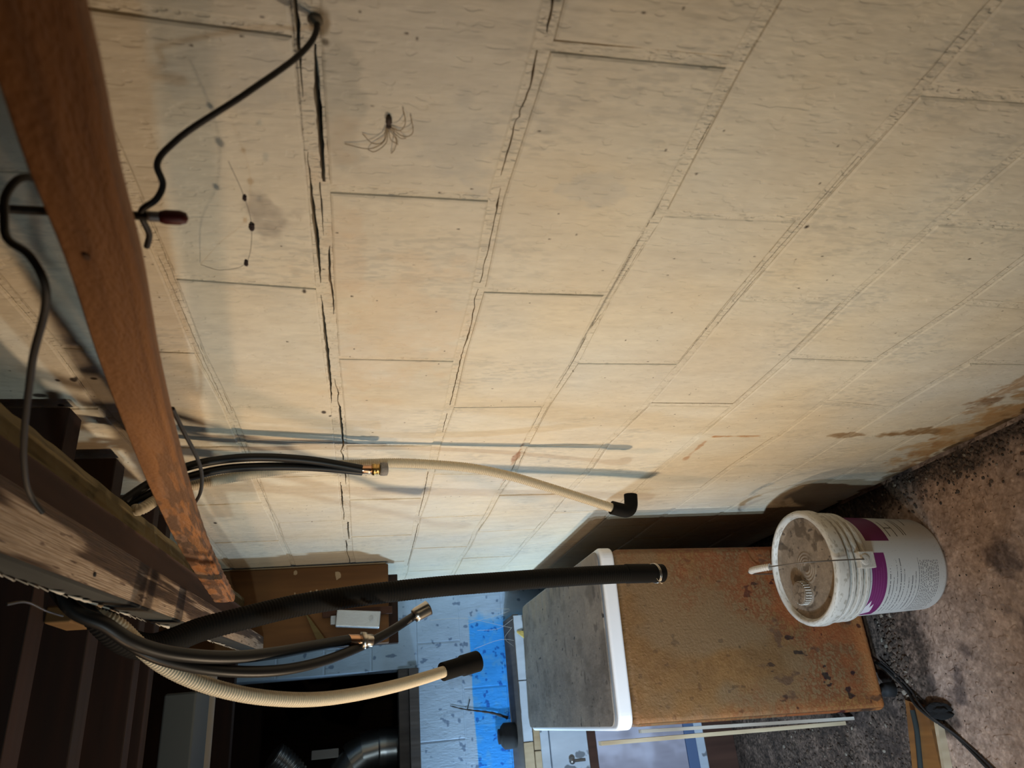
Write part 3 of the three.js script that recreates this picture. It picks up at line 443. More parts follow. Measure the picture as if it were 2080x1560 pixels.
// ---------------------------------------------------------------- cabinet against the far wall, behind the freezer
{
  const cb = group('wall_cabinet', [-0.63, 0, -2.87]); tag(cb, 'white painted wooden cabinet with a dark top behind the freezer', 'cabinet');
  const B = (x0, x1, y0, y1, z0, z1, r) => { const g = box(x0, x1, y0, y1, z0, z1, r); g.translate(0.63, 0, 2.87); return g; };
  const chip = std({ map: colorTex(512, 512, (u, v, o) => { const a = fbm(N1, u * 6, v * 6, 4, 6, 6) - 0.5, b = fbm(N2, u * 40, v * 12, 3, 40, 12) - 0.5, d = sstep(0.66, 0.72, fbm(N3, u * 18, v * 18, 4, 18, 18)) * 0.7; o[0] = 196 + 26 * a + 22 * b - 110 * d; o[1] = 208 + 24 * a + 22 * b - 116 * d; o[2] = 220 + 22 * a + 22 * b - 122 * d; }), roughness: 0.6, bumpMap: grainBump, bumpScale: 0.0008 });
  const lilac = std({ map: colorTex(512, 512, (u, v, o) => { const a = fbm(N1, u * 5, v * 5, 4, 5, 5) - 0.5, b = fbm(N2, u * 30, v * 6, 3, 30, 6) - 0.5, d = sstep(0.5, 0.7, fbm(N4, u * 6, v * 6, 4, 6, 6)) * 0.6; o[0] = 206 + 30 * a + 30 * b - 60 * d; o[1] = 206 + 30 * a + 30 * b - 66 * d; o[2] = 222 + 30 * a + 30 * b - 70 * d; }), roughness: 0.6 });
  mesh('top', B(-1.12, -0.15, 0.93, 0.957, -2.99, -2.752), std({ map: woodTex([104, 94, 86], [52, 44, 38], N2, 1), roughness: 0.85 }), cb);
  mesh('carcass', B(-1.12, -0.155, 0.15, 0.93, -2.985, -2.775), chip, cb);
  for (const [a, b, m] of [[-0.42, -0.155, chip], [-0.655, -0.423, chip], [-1.12, -0.658, slatMat]]) mesh('trim_strip', B(a, b, 0.914, 0.954, -2.774, -2.748), m, cb);
  for (const [a, b] of [[-0.455, -0.155], [-0.69, -0.458], [-1.12, -0.693]]) mesh('trim_strip', B(a, b, 0.884, 0.912, -2.774, -2.744), slatMat, cb);
  mesh('panel', B(-1.12, -0.155, 0.845, 0.883, -2.775, -2.758), chip, cb);
  const door = mesh('door', B(-1.1, -0.60, 0.682, 0.842, -2.775, -2.752), chip, cb);
  mesh('knob', (() => { const g = turned([-0.742, 0.762, -2.753], [-0.742, 0.762, -1], [[0.001, 0.03], [0.009, 0.029], [0.013, 0.022], [0.009, 0.012], [0.006, 0.006], [0.009, 0]], 16); g.translate(0.63, 0, 2.87); return g; })(), std({ color: lin(0.3, 0.3, 0.3), metalness: 0.8, roughness: 0.35 }), door);
  mesh('latch_plate', B(-0.749, -0.738, 0.70, 0.752, -2.754, -2.748), std({ color: lin(0.14, 0.12, 0.1), metalness: 0.6, roughness: 0.5 }), door);
  mesh('rail', B(-1.12, -0.155, 0.642, 0.68, -2.775, -2.760), redWood, cb);
  mesh('lower_panel', B(-1.12, -0.155, 0.245, 0.640, -2.785, -2.765), lilac, cb);
  mesh('blue_rail', B(-1.12, -0.155, 0.195, 0.243, -2.785, -2.762), std({ color: lin(0.10, 0.16, 0.30), roughness: 0.7 }), cb).userData.label = 'blue painted bottom rail';
  mesh('plinth', B(-1.12, -0.155, 0.0, 0.192, -2.96, -2.80), redWood, cb);
  tag(mesh('dark_jar', [turned([-0.63, 0.957, -2.9], [-0.63, 2, -2.9], [[0.001, 0], [0.05, 0], [0.052, 0.02], [0.052, 0.05], [0.04, 0.062], [0.03, 0.066], [0.03, 0.075], [0.001, 0.076]], 24)], std({ color: lin(0.004, 0.004, 0.005), roughness: 0.9 })), 'black squat jar on the cabinet top against the blue band', 'jar');
}
tag(mesh('dry_leaf', (() => { const pts = [[-0.02, 0.945, -2.742, 0.004], [-0.008, 0.925, -2.728, 0.014], [0.004, 0.905, -2.724, 0.020], [0.012, 0.888, -2.728, 0.016], [0.02, 0.872, -2.726, 0.010], [0.024, 0.862, -2.722, 0.002]], pos = [], idx = [], uv = [];
  pts.forEach((p, i) => { for (const q of [-1, 0, 1]) { pos.push(-0.245 + p[0] * -1 + q * p[3], p[1], p[2] + (q === 0 ? 0.004 : 0) + 0.002 * Math.sin(i * 3 + q)); uv.push(q, i); } if (i) for (const k of [0, 1]) { const a = (i - 1) * 3 + k; idx.push(a, a + 1, a + 3, a + 1, a + 4, a + 3); } });
  const front = new THREE.BufferGeometry(); front.setAttribute('position', new THREE.Float32BufferAttribute(pos, 3)); front.setAttribute('uv', new THREE.Float32BufferAttribute(uv, 2)); front.setIndex(idx); front.computeVertexNormals(); return front; })(), std({ map: woodTex([222, 206, 120], [150, 120, 60], N3, 1.2), side: THREE.DoubleSide, roughness: 0.8 })), 'yellow dry scrap hanging in cobweb over the cabinet edge', 'leaf');
tag(mesh('twig', [tube([[-0.49, 1.225, -2.985], [-0.51, 1.16, -2.98], [-0.52, 1.11, -2.975], [-0.535, 1.04, -2.97], [-0.56, 0.975, -2.95]], 0.005, { segs: 40, n: 7, up: [0, 0, 1], scale: (s, L) => 0.25 + 0.9 * s / L + 0.3 * Math.sin(s * 90) ** 2 }), tube([[-0.512, 1.15, -2.98], [-0.485, 1.14, -2.982], [-0.47, 1.135, -2.985]], 0.0022, { segs: 10, n: 5, up: [0, 0, 1] })], std({ color: lin(0.03, 0.025, 0.025), roughness: 1 })), 'thin dark twig caught on the blue band of the far wall', 'twig');

// ---------------------------------------------------------------- brown post against the block wall, with a metal box
{
  const post = group('wooden_post', [-0.14, 1.5, -2.23]); tag(post, 'wide brown timber board standing against the block wall, paint-spattered', 'timber board');
  const B = (...a) => { const g = box(...a); g.translate(0.14, -1.5, 2.23); return g; };
  mesh('board', B(-0.285, -0.012, 1.512, 2.28, -2.235, -2.2, 0.004), brownBoard, post);
  mesh('backing_board', B(-0.285, -0.045, 1.478, 2.28, -2.275, -2.236, 0.003), darkWood, post);
  mesh('edge_strip', B(-0.0115, -0.006, 1.52, 2.28, -2.225, -2.205, 0.001), paleWood, post);
  const flake = (x, y, r, n, m = paleWood) => { const s = new THREE.Shape(); for (let i = 0; i < n; i++) { const a = i / n * 6.283, q = r * rr(0.45, 1.1); i ? s.lineTo(q * Math.cos(a), q * Math.sin(a) * 0.8) : s.moveTo(q, 0); } const g = new THREE.ExtrudeGeometry(s, { depth: 0.001, bevelEnabled: false }); g.translate(x + 0.14, y - 1.5, 0.0302); return g; };
  for (const f of [[-0.047, 1.69, 0.017, 9], [-0.03, 1.835, 0.011, 6], [-0.12, 1.70, 0.014, 9], [-0.127, 1.735, 0.010, 7], [-0.118, 1.66, 0.008, 7]]) mesh('paint_flake', flake(...f), paleWood, post);
  mesh('paint_spatter', Array.from({ length: 16 }, () => flake(rr(-0.16, -0.09), rr(1.6, 1.85), rr(0.002, 0.006), 6)), paleWood, post).userData.kind = 'stuff';
  mesh('brace', (() => { const g = hexa([[-0.19, 1.78, -2.199], [-0.165, 1.80, -2.199], [-0.165, 1.80, -2.185], [-0.19, 1.78, -2.185]], [[-0.285, 1.71, -2.199], [-0.285, 1.745, -2.199], [-0.285, 1.745, -2.185], [-0.285, 1.71, -2.185]]); g.translate(0.14, -1.5, 2.23); return g; })(), oldWood, post);
  const mb = group('metal_box', [-0.205, 1.618, -2.185]); tag(mb, 'small shiny galvanised box screwed to the brown timber board', 'metal box');
  const zinc = std({ color: lin(0.60, 0.70, 0.80), metalness: 0.9, roughness: 0.42, bumpMap: speck, bumpScale: 0.001 });
  mesh('housing', (() => { const g = new RoundedBoxGeometry(0.055, 0.15, 0.045, 2, 0.004); g.rotateZ(-0.1); g.translate(0, 0, 0.012); return g; })(), zinc, mb);
  mesh('end_tab', (() => { const g = new RoundedBoxGeometry(0.03, 0.02, 0.02, 1, 0.003); g.translate(0.004, 0.084, 0.0); return g; })(), zinc, mb);
  mesh('screw', rod([-0.002, -0.045, 0.034], [-0.002, -0.045, 0.039], 0.007), zinc, mb);
  tag(mesh('wood_strip', box(-0.19, -0.165, 1.50, 1.74, -2.2, -2.182), redWood), 'narrow reddish strip beside the galvanised box', 'wood strip');
}

// ---------------------------------------------------------------- timbers under the joists along the block wall
const peelMap = colorTex(512, 2048, (u, v, o) => { // u across the board, v along in metres / 2.6
  const x = u * 4, y = v * 40, a = fbm(N1, x * 1.2, y * 0.5, 4) - 0.5, b = fbm(N2, x * 7 + y * 0.9, y * 2.2 - x, 3) - 0.5, p = sstep(0.40, 0.6, fbm(N3, x * 1.1 + 0.4, y * 0.32, 4) + 0.35 * (u - 0.5));
  let r = 72 + 26 * a + 32 * b, g = 52 + 22 * a + 26 * b, bl = 36 + 16 * a + 20 * b; r += (176 + 44 * b - r) * p; g += (154 + 44 * b - g) * p; bl += (132 + 44 * b - bl) * p;
  const d = sstep(0.68, 0.76, fbm(N4, x * 3, y * 1.4, 4)) * 0.6; r += (70 - r) * d; g += (50 - g) * d; bl += (40 - bl) * d; o[0] = r; o[1] = g; o[2] = bl;
}, true);
{
  const gd = group('timber_girder', [-0.33, 1.93, -0.9]); tag(gd, 'flat overhead timber with peeling whitish paint running toward the far wall', 'timber beam');
  const sx = (z) => -0.306 - 0.0345 * (z + 0.272), rx = (z) => -0.370 - 0.0453 * (z + 0.324), sec = (z) => [[sx(z), 1.93, z], [rx(z), 1.93, z], [rx(z), 1.968, z], [sx(z), 1.968, z]];
  const g = hexa(sec(0.42), sec(-2.19)); { const p = g.attributes.position, uv = g.attributes.uv; for (let i = 0; i < p.count; i++) { const z = p.getZ(i), u = (p.getX(i) - sx(z)) / (rx(z) - sx(z)); uv.setXY(i, Math.abs(g.attributes.normal.getY(i)) > 0.5 ? u : 0.1, (z + 2.2) / 2.6); } }
  g.translate(0.33, -1.93, 0.9);
  mesh('board', g, std({ map: peelMap, bumpMap: rep(grainBump, 1, 6), bumpScale: 0.002, roughness: 0.85 }), gd);
  const side = (z) => [[rx(z) + 0.0005, 1.9315, z], [rx(z) - 0.004, 1.9325, z], [rx(z) - 0.004, 1.9675, z], [rx(z) + 0.0005, 1.968, z]];
  const sg = hexa(side(0.42), side(-2.195)); sg.translate(0.33, -1.93, 0.9);
  mesh('side_strip', sg, std({ map: woodTex([78, 78, 72], [44, 42, 38], N3), roughness: 0.85 }), gd).userData.label = 'dull grey painted side face';
  // torn paper and paint hanging along the upper room-side edge
  const torn = []; for (let z = 0.3; z > -2.1; z -= 0.03) { const h = 0.003 + 0.012 * Math.max(0, fbm(N1, z * 30 + 50, 2, 3) - 0.4) * 2 + (rnd() < 0.12 ? 0.010 * rnd() : 0), x = rx(z) - 0.0042, q = [[x - 0.0006, 1.9685, z + 0.016], [x - 0.003, 1.9685 - h, z + 0.010 * rnd()], [x - 0.003, 1.9685 - h * rr(0.3, 1), z - 0.008], [x - 0.0006, 1.9685, z - 0.016]]; torn.push(hexa(q, q.map((p) => [p[0] - 0.0012, p[1], p[2]]))); }
  const tg = mergeGeometries(torn.map((t) => (t.translate(0.33, -1.93, 0.9), t))); mesh('torn_paint', tg, std({ color: lin(0.62, 0.57, 0.48), side: THREE.DoubleSide, roughness: 0.9 }), gd);
  for (const [x, y, z] of [[-0.345, 1.9295, -0.55], [-0.372, 1.949, -0.32], [-0.352, 1.955, -0.62]]) mesh('nail_hole', (() => { const c = new THREE.CylinderGeometry(0.003, 0.003, 0.003, 10); if (y > 1.94) c.rotateZ(Math.PI / 2); c.translate(x + 0.33 - (y > 1.94 ? 0.001 : 0), y - 1.93, z + 0.9); return c; })(), std({ color: lin(0.012, 0.01, 0.008) }), gd);
}
{ // rough olive sill timber nearest the wall: waney, split edge
  const pos = []; const n = 90, secs = []; for (let i = 0; i <= n; i++) { const z = 0.42 - i / n * 2.6, x = -0.182 - 0.0404 * (z + 0.38), w = 0.006 * (fbm(N2, z * 22 + 40, 1, 4) - 0.5), v = 0.008 * (fbm(N3, z * 18 + 60, 4, 4) - 0.5); secs.push([[x + w, 2.0 + 0.4 * v, z], [x - 0.012 + w, 1.997 + v, z], [x - 0.028, 2.001 - v, z], [x - 0.042 - w, 2.004 + v, z], [x - 0.044, 2.018, z], [x, 2.018, z]]); }
  const g = new THREE.BufferGeometry(), q = []; for (let i = 0; i < n; i++) for (let k = 0; k < 6; k++) { const l = (k + 1) % 6, a = secs[i][k], b = secs[i][l], c = secs[i + 1][l], d = secs[i + 1][k]; q.push(...a, ...b, ...c, ...a, ...c, ...d); }
  for (const [s, f] of [[0, 1], [n, 0]]) for (let k = 1; k < 5; k++) f ? q.push(...secs[s][0], ...secs[s][k + 1], ...secs[s][k]) : q.push(...secs[s][0], ...secs[s][k], ...secs[s][k + 1]);
  g.setAttribute('position', new THREE.Float32BufferAttribute(q, 3)); g.computeVertexNormals(); uvBox(g, 'z');
  tag(mesh('sill_timber', g, oldWood), 'rough olive brown timber with splits, nearest the block wall overhead', 'timber beam');
  const bx = (z) => -0.236 - 0.04 * (z + 0.38), s2 = (z) => [[bx(z), 1.972, z], [bx(z) - 0.05, 1.972, z], [bx(z) - 0.05, 1.992, z], [bx(z), 1.992, z]];
  tag(mesh('plank', hexa(s2(0.42), s2(-2.19)), redWood), 'dark reddish plank overhead between the olive timber and peeling beam', 'plank');
}
{ // brown furring strip hanging below, close to the camera
  const st = group('furring_strip', [-0.25, 1.8, -0.4]); tag(st, 'brown stained wooden strip hanging close to the camera, blotched at its far end', 'wooden strip');
  const prof = [[-0.008, -0.021], [-0.004, -0.0225], [0.006, -0.0225], [0.009, -0.020], [0.009, 0.019], [0.006, 0.0215], [-0.006, 0.0215], [-0.009, 0.019], [-0.0098, 0.004], [-0.0104, -0.006], [-0.0086, -0.0125], [-0.0098, -0.017]];
  const m = colorTex(256, 1024, (u, v, o) => { const x = u * 5, y = v * 1.7, a = fbm(N1, x * 3, y * 4, 4) - 0.5, b = fbm(N2, x * 6, y * 30, 3) - 0.5, far = sstep(0.45, 1.1, y); let r = 142 + 34 * a + 14 * b, g = 93 + 24 * a + 10 * b, bl = 50 + 12 * a + 6 * b; const d = far * sstep(0.46, 0.6, fbm(N3, x * 2.2, y * 16, 4)) * 0.75; r += (76 - r) * d; g += (55 - g) * d; bl += (40 - bl) * d; const l = far * sstep(0.56, 0.64, fbm(N4, x * 3, y * 22, 3)) * 0.6; r += (150 - r) * l; g += (110 - g) * l; bl += (82 - bl) * l; o[0] = r; o[1] = g; o[2] = bl; }, true);
  const pts = [[-0.25, 1.722, 0.36], [-0.25, 1.744, 0.17], [-0.25, 1.756, 0.094], [-0.25, 1.767, 0.005], [-0.25, 1.790, -0.136], [-0.25, 1.815, -0.313], [-0.25, 1.844, -0.541], [-0.25, 1.877, -0.857], [-0.25, 1.912, -1.33]];
  const g = sweep(pts, prof, { segs: 120, scale: (s) => 1 + (s > 0.85 ? 0.05 * Math.sin(s * 120) * (s - 0.85) : 0) }); { const uv = g.attributes.uv; for (let i = 0; i < uv.count; i++) uv.setY(i, uv.getY(i) / 1.7); } g.translate(0.25, -1.8, 0.4);
  mesh('strip', g, std({ map: m, roughness: 0.7, bumpMap: rep(rustBump, 1, 6), bumpScale: 0.0016 }), st);
  mesh('knot', (() => { const k = new THREE.SphereGeometry(0.004, 12, 8); k.scale(0.3, 0.6, 1); k.translate(-0.2605 + 0.25, 1.772 - 1.8, 0.018 + 0.4); return k; })(), std({ color: lin(0.11, 0.05, 0.02) }), st);
}
// bent rods
const wireMat = std({ color: lin(0.055, 0.05, 0.045), metalness: 0.5, roughness: 0.55 });
{
  const w = group('bent_rod', [0, 1.64, 0]); tag(w, 'grey bent steel rod running from the cracked joint to the red-tipped rod', 'bent rod');
  const g = tube([[0.003, 1.636, 0.008], [-0.012, 1.638, 0.002], [-0.03, 1.648, -0.002], [-0.08, 1.690, -0.005], [-0.12, 1.741, -0.020], [-0.14, 1.7545, -0.026], [-0.15, 1.752, -0.038], [-0.16, 1.757, -0.044], [-0.168, 1.768, -0.049], [-0.168, 1.770, -0.079], [-0.168, 1.776, -0.096]], 0.0026, { segs: 120, n: 10, up: [0, 0, 1] }); g.translate(0, -1.64, 0); mesh('rod', g, wireMat, w);
  mesh('nail_head', (() => { const c = turned([0.002, -0.002, 0.006], [-1, -0.002, 0.006], [[0.001, 0.006], [0.005, 0.005], [0.007, 0.002], [0.007, 0]], 14); return c; })(), std({ color: lin(0.16, 0.13, 0.09), roughness: 0.9 }), w);
  tag(mesh('bent_rod', tube([[-0.2, 1.801, 0.015], [-0.214, 1.811, 0.036], [-0.228, 1.817, 0.036], [-0.242, 1.817, 0.032], [-0.256, 1.814, 0.029], [-0.27, 1.798, 0.031], [-0.284, 1.791, 0.02], [-0.298, 1.826, -0.061], [-0.312, 1.889, -0.22], [-0.326, 1.902, -0.275], [-0.338, 1.896, -0.293]], 0.0026, { segs: 120, n: 10, up: [1, 0, 0] }), wireMat), 'dark hooked steel rod dangling over the peeling beam, nearest the camera', 'bent rod');
  tag(mesh('bent_rod', tube([[-0.2, 1.812, -0.362], [-0.2, 1.815, -0.438], [-0.2, 1.818, -0.527], [-0.2, 1.826, -0.6], [-0.2, 1.846, -0.69], [-0.2, 1.877, -0.775]], 0.0026, { segs: 60, n: 10, up: [1, 0, 0] }), wireMat), 'dark curved rod beside the black hoses, tucked behind the brown strip', 'bent rod');
  const r = group('red_tipped_rod', [-0.17, 1.76, -0.053]); tag(r, 'thin dark rod with a red rubber tip behind the brown strip', 'rod');
  mesh('shaft', rod([0, 0.16, 0.001], [0, 0.0, 0], 0.0034), wireMat, r); mesh('sleeve', rod([0, 0.004, 0], [0, -0.006, 0], 0.0042), std({ color: lin(0.4, 0.4, 0.4), metalness: 0.8, roughness: 0.4 }), r);
  mesh('tip', turned([0, -0.005, 0], [0, -1, 0], [[0.001, -0.001], [0.0048, 0], [0.0058, 0.004], [0.0058, 0.014], [0.0042, 0.019], [0.001, 0.0205]], 18), std({ color: lin(0.085, 0.006, 0.005), roughness: 0.5 }), r).userData.label = 'dark red rubber tip';
}

// ---------------------------------------------------------------- hoses
const rubber = new THREE.MeshPhysicalMaterial({ color: lin(0.006, 0.006, 0.006), roughness: 0.45, specularIntensity: 0.6 }), matteRubber = new THREE.MeshPhysicalMaterial({ color: lin(0.006, 0.0058, 0.0055), roughness: 0.8, specularIntensity: 0.3 });
const ivory = std({ color: lin(0.60, 0.52, 0.38), roughness: 0.55 }), brass = std({ color: lin(0.55, 0.36, 0.13), metalness: 1, roughness: 0.32 }), copper = std({ color: lin(0.62, 0.36, 0.22), metalness: 1, roughness: 0.25 }), nickel = std({ color: lin(0.55, 0.52, 0.47), metalness: 1, roughness: 0.3 }), dusty = std({ color: lin(0.30, 0.28, 0.26), metalness: 0.5, roughness: 0.7, bumpMap: speck, bumpScale: 0.002 });
const along = (a, b, d) => V(b).sub(V(a)).normalize().multiplyScalar(d).add(V(a)).toArray();
const corr = (pitch, amp) => (s) => 1 - amp * (0.5 + 0.5 * Math.cos(s / pitch * 2 * Math.PI)) ** 2;
{ // pair of black supply hoses hanging in front of the block wall
  const h = group('supply_hose', [-0.07, 1.595, -0.98]); tag(h, 'black rubber supply hose with brass coupling hanging in front of the block wall', 'hose');
  const sh = (g) => (g.translate(0.07, -1.595, 0.98), g), A = [-0.067, 1.598, -0.979], E = [-0.0655, 1.56, -0.985];
  mesh('hose', sh(tube([[-0.26, 2.03, -0.82], [-0.21, 2.035, -0.845], [-0.172, 2.030, -0.868], [-0.143, 2.006, -0.88], [-0.117, 1.981, -0.891], [-0.093, 1.949, -0.902], [-0.073, 1.911, -0.913], [-0.06, 1.865, -0.924], [-0.052, 1.814, -0.936], [-0.051, 1.75, -0.947], [-0.054, 1.694, -0.958], [-0.062, 1.636, -0.969], A], 0.0082, { segs: 90, n: 16, up: [0, 0, 1] })), rubber, h);
  mesh('ferrule', sh(turned(A, E, [[0.0086, -0.004], [0.0092, 0], [0.0088, 0.004], [0.0092, 0.008], [0.0086, 0.016], [0.006, 0.017]], 20)), copper, h);
  const n0 = along(A, E, 0.016); mesh('coupling', sh(turned(n0, along(n0, E, 1), [[0.007, -0.001], [0.0135, 0.001], [0.0135, 0.007], [0.0115, 0.008], [0.0115, 0.010], [0.0125, 0.011], [0.0125, 0.016], [0.007, 0.017]], 6)), brass, h);
  const n1 = along(A, E, 0.033); mesh('cap', sh(turned(n1, along(n1, E, 1), [[0.008, 0], [0.0135, 0.001], [0.0142, 0.008], [0.0135, 0.015], [0.011, 0.016], [0.009, 0.012]], 24)), dusty, h);
  const h2 = group('supply_hose', [-0.085, 1.6, -0.97]); tag(h2, 'second black supply hose running just under the brass-ended one', 'hose');
  const g = tube([[-0.26, 2.03, -0.86], [-0.21, 2.036, -0.874], [-0.178, 2.032, -0.886], [-0.150, 2.008, -0.896], [-0.131, 1.98, -0.905], [-0.107, 1.948, -0.915], [-0.089, 1.906, -0.925], [-0.076, 1.866, -0.935], [-0.068, 1.814, -0.947], [-0.063, 1.751, -0.962], [-0.062, 1.695, -0.975], [-0.064, 1.637, -0.988], [-0.065, 1.602, -1.0]], 0.0082, { segs: 90, n: 16, up: [0, 0, 1] }); g.translate(0.085, -1.6, 0.97); mesh('hose', g, rubber, h2);
}
{
  const h = group('drain_hose', [-0.145, 1.033, -1.07]); tag(h, 'thin ivory corrugated drain hose ending in a black elbow before the block wall', 'hose');
  const sh = (g) => (g.translate(0.145, -1.033, 1.07), g);
  mesh('hose', sh(sweep([[-0.26, 2.03, -0.90], [-0.22, 2.038, -0.905], [-0.185, 2.036, -0.91], [-0.158, 2.01, -0.91], [-0.163, 1.987, -0.89], [-0.122, 1.956, -0.93], [-0.093, 1.906, -0.965], [-0.067, 1.811, -0.99], [-0.05, 1.697, -1.0], [-0.047, 1.617, -1.005], [-0.044, 1.535, -1.01], [-0.046, 1.451, -1.02], [-0.053, 1.364, -1.03], [-0.071, 1.275, -1.04], [-0.098, 1.184, -1.05], [-0.123, 1.104, -1.06], [-0.145, 1.033, -1.07]], circle(0.0107, 14), { segs: 1000, scale: corr(0.0042, 0.15), up: [0, 0, 1] })), ivory, h);
  mesh('elbow', sh(tube([[-0.1425, 1.043, -1.067], [-0.147, 1.022, -1.071], [-0.150, 1.008, -1.072], [-0.146, 0.998, -1.073], [-0.136, 0.993, -1.073], [-0.112, 0.990, -1.072]], 0.0155, { segs: 40, n: 20, up: [0, 0, 1] })), matteRubber, h);
}
{
  const h = group('corrugated_hose', [-0.259, 0.856, -1.28]); tag(h, 'thick black corrugated hose hanging straight down over the freezer', 'hose');
  const sh = (g) => (g.translate(0.259, -0.856, 1.28), g), path = [[-0.29, 2.038, -0.82], [-0.335, 2.029, -0.86], [-0.365, 2.007, -0.885], [-0.385, 1.983, -0.915], [-0.390, 1.957, -0.95], [-0.377, 1.929, -0.985], [-0.358, 1.895, -1.02], [-0.336, 1.819, -1.055], [-0.314, 1.733, -1.093], [-0.300, 1.637, -1.117], [-0.289, 1.535, -1.14], [-0.280, 1.426, -1.163], [-0.274, 1.311, -1.187], [-0.268, 1.189, -1.21], [-0.263, 1.06, -1.233], [-0.260, 0.94, -1.257]];
  mesh('hose', sh(sweep(path, circle(0.0225, 20), { segs: 900, scale: corr(0.0062, 0.06), up: [0, 0, 1] })), matteRubber, h);
  mesh('cuff', sh(turned([-0.2602, 0.965, -1.251], [-0.259, 0.856, -1.28], [[0.0215, 0], [0.0235, 0.002], [0.0235, 0.07], [0.0225, 0.072], [0.0225, 0.112], [0.019, 0.112], [0.019, 0.06]], 24)), matteRubber, h);
  const ring = (d) => { const a = V([-0.2602, 0.965, -1.251]), dir = V([-0.259, 0.856, -1.28]).sub(a).normalize(), g = new THREE.TorusGeometry(0.0238, 0.0012, 8, 36); g.applyQuaternion(new THREE.Quaternion().setFromUnitVectors(new THREE.Vector3(0, 0, 1), dir.clone().add(new THREE.Vector3(0.12, 0, 0)).normalize())); g.translate(...a.add(dir.multiplyScalar(d)).toArray()); return sh(g); };
  const tie = mesh('wire_tie', [ring(0.088), ring(0.092), sh(tube([[-0.272, 0.885, -1.258], [-0.285, 0.880, -1.25], [-0.290, 0.874, -1.248]], 0.0012, { segs: 12, n: 6, up: [0, 0, 1] }))], nickel, h); tie.userData.label = 'wire twisted round the hose end';
}
{
  const h = group('supply_hose', [-0.39, 1.62, -1.05]); tag(h, 'black supply hose drooping on the room side, ending in a copper ferrule and nut', 'hose');
  const sh = (g) => (g.translate(0.39, -1.62, 1.05), g), A = [-0.3915, 1.626, -1.048], E = [-0.3935, 1.578, -1.068];
  mesh('hose', sh(tube([[-0.29, 2.018, -0.62], [-0.33, 2.012, -0.64], [-0.370, 1.984, -0.657], [-0.388, 1.949, -0.674], [-0.407, 1.924, -0.702], [-0.42, 1.893, -0.741], [-0.427, 1.848, -0.789], [-0.427, 1.799, -0.844], [-0.419, 1.745, -0.906], [-0.405, 1.685, -0.975], A], 0.0102, { segs: 90, n: 16, up: [0, 0, 1] })), rubber, h);
  mesh('ferrule', sh(turned(A, E, [[0.0106, -0.002], [0.0110, 0], [0.0106, 0.007], [0.0110, 0.012], [0.0106, 0.024], [0.007, 0.025]], 20)), copper, h);
  const n0 = along(A, E, 0.024); mesh('nut', sh(turned(n0, along(n0, E, 1), [[0.008, 0], [0.0165, 0.001], [0.0165, 0.010], [0.012, 0.011], [0.0125, 0.012], [0.0125, 0.024], [0.008, 0.024]], 8)), nickel, h);
}
{
  const h = group('supply_hose', [-0.335, 1.49, -1.2]); tag(h, 'black supply hose curling up at its end to an open nickel coupling', 'hose');
  const sh = (g) => (g.translate(0.335, -1.49, 1.2), g), A = [-0.335, 1.490, -1.2], E = [-0.318, 1.456, -1.208];
  mesh('hose', sh(tube([[-0.29, 2.018, -0.69], [-0.33, 2.004, -0.70], [-0.364, 1.982, -0.71], [-0.393, 1.950, -0.725], [-0.422, 1.909, -0.754], [-0.439, 1.862, -0.794], [-0.448, 1.805, -0.844], [-0.448, 1.743, -0.901], [-0.436, 1.683, -0.966], [-0.413, 1.624, -1.038], [-0.379, 1.557, -1.116], A], 0.0092, { segs: 90, n: 16, up: [0, 0, 1] })), rubber, h);
  mesh('coupling', sh(turned(A, E, [[0.0095, 0], [0.0140, 0.002], [0.0158, 0.009], [0.0166, 0.035], [0.0174, 0.038], [0.0148, 0.038], [0.0138, 0.014], [0.001, 0.012]], 28)), nickel, h);
  mesh('crimp', sh(rod([-0.3625, 1.524, -1.150], [-0.3465, 1.497, -1.180], 0.0028)), nickel, h);
}
{
  const h = group('drain_hose', [-0.447, 1.418, -1.3]); tag(h, 'long ivory corrugated drain hose with a black rubber cuff, lowest in the photo', 'hose');
  const sh = (g) => (g.translate(0.447, -1.418, 1.3), g);
  mesh('hose', sh(sweep([[-0.27, 2.03, -0.70], [-0.32, 2.022, -0.71], [-0.362, 1.990, -0.72], [-0.380, 1.953, -0.733], [-0.405, 1.929, -0.758], [-0.435, 1.897, -0.793], [-0.46, 1.854, -0.835], [-0.479, 1.801, -0.884], [-0.49, 1.745, -0.94], [-0.494, 1.683, -1.001], [-0.489, 1.615, -1.068], [-0.477, 1.538, -1.141], [-0.462, 1.471, -1.218], [-0.446, 1.412, -1.302]], circle(0.0126, 16), { segs: 900, scale: corr(0.0048, 0.15), up: [0, 0, 1] })), ivory, h);
  mesh('cuff', sh(turned([-0.448, 1.422, -1.296], [-0.428, 1.333, -1.34], [[0.0115, 0], [0.0205, 0.0005], [0.0205, 0.052], [0.0235, 0.056], [0.0240, 0.100], [0.0205, 0.100], [0.018, 0.05]], 28)), matteRubber, h);
}

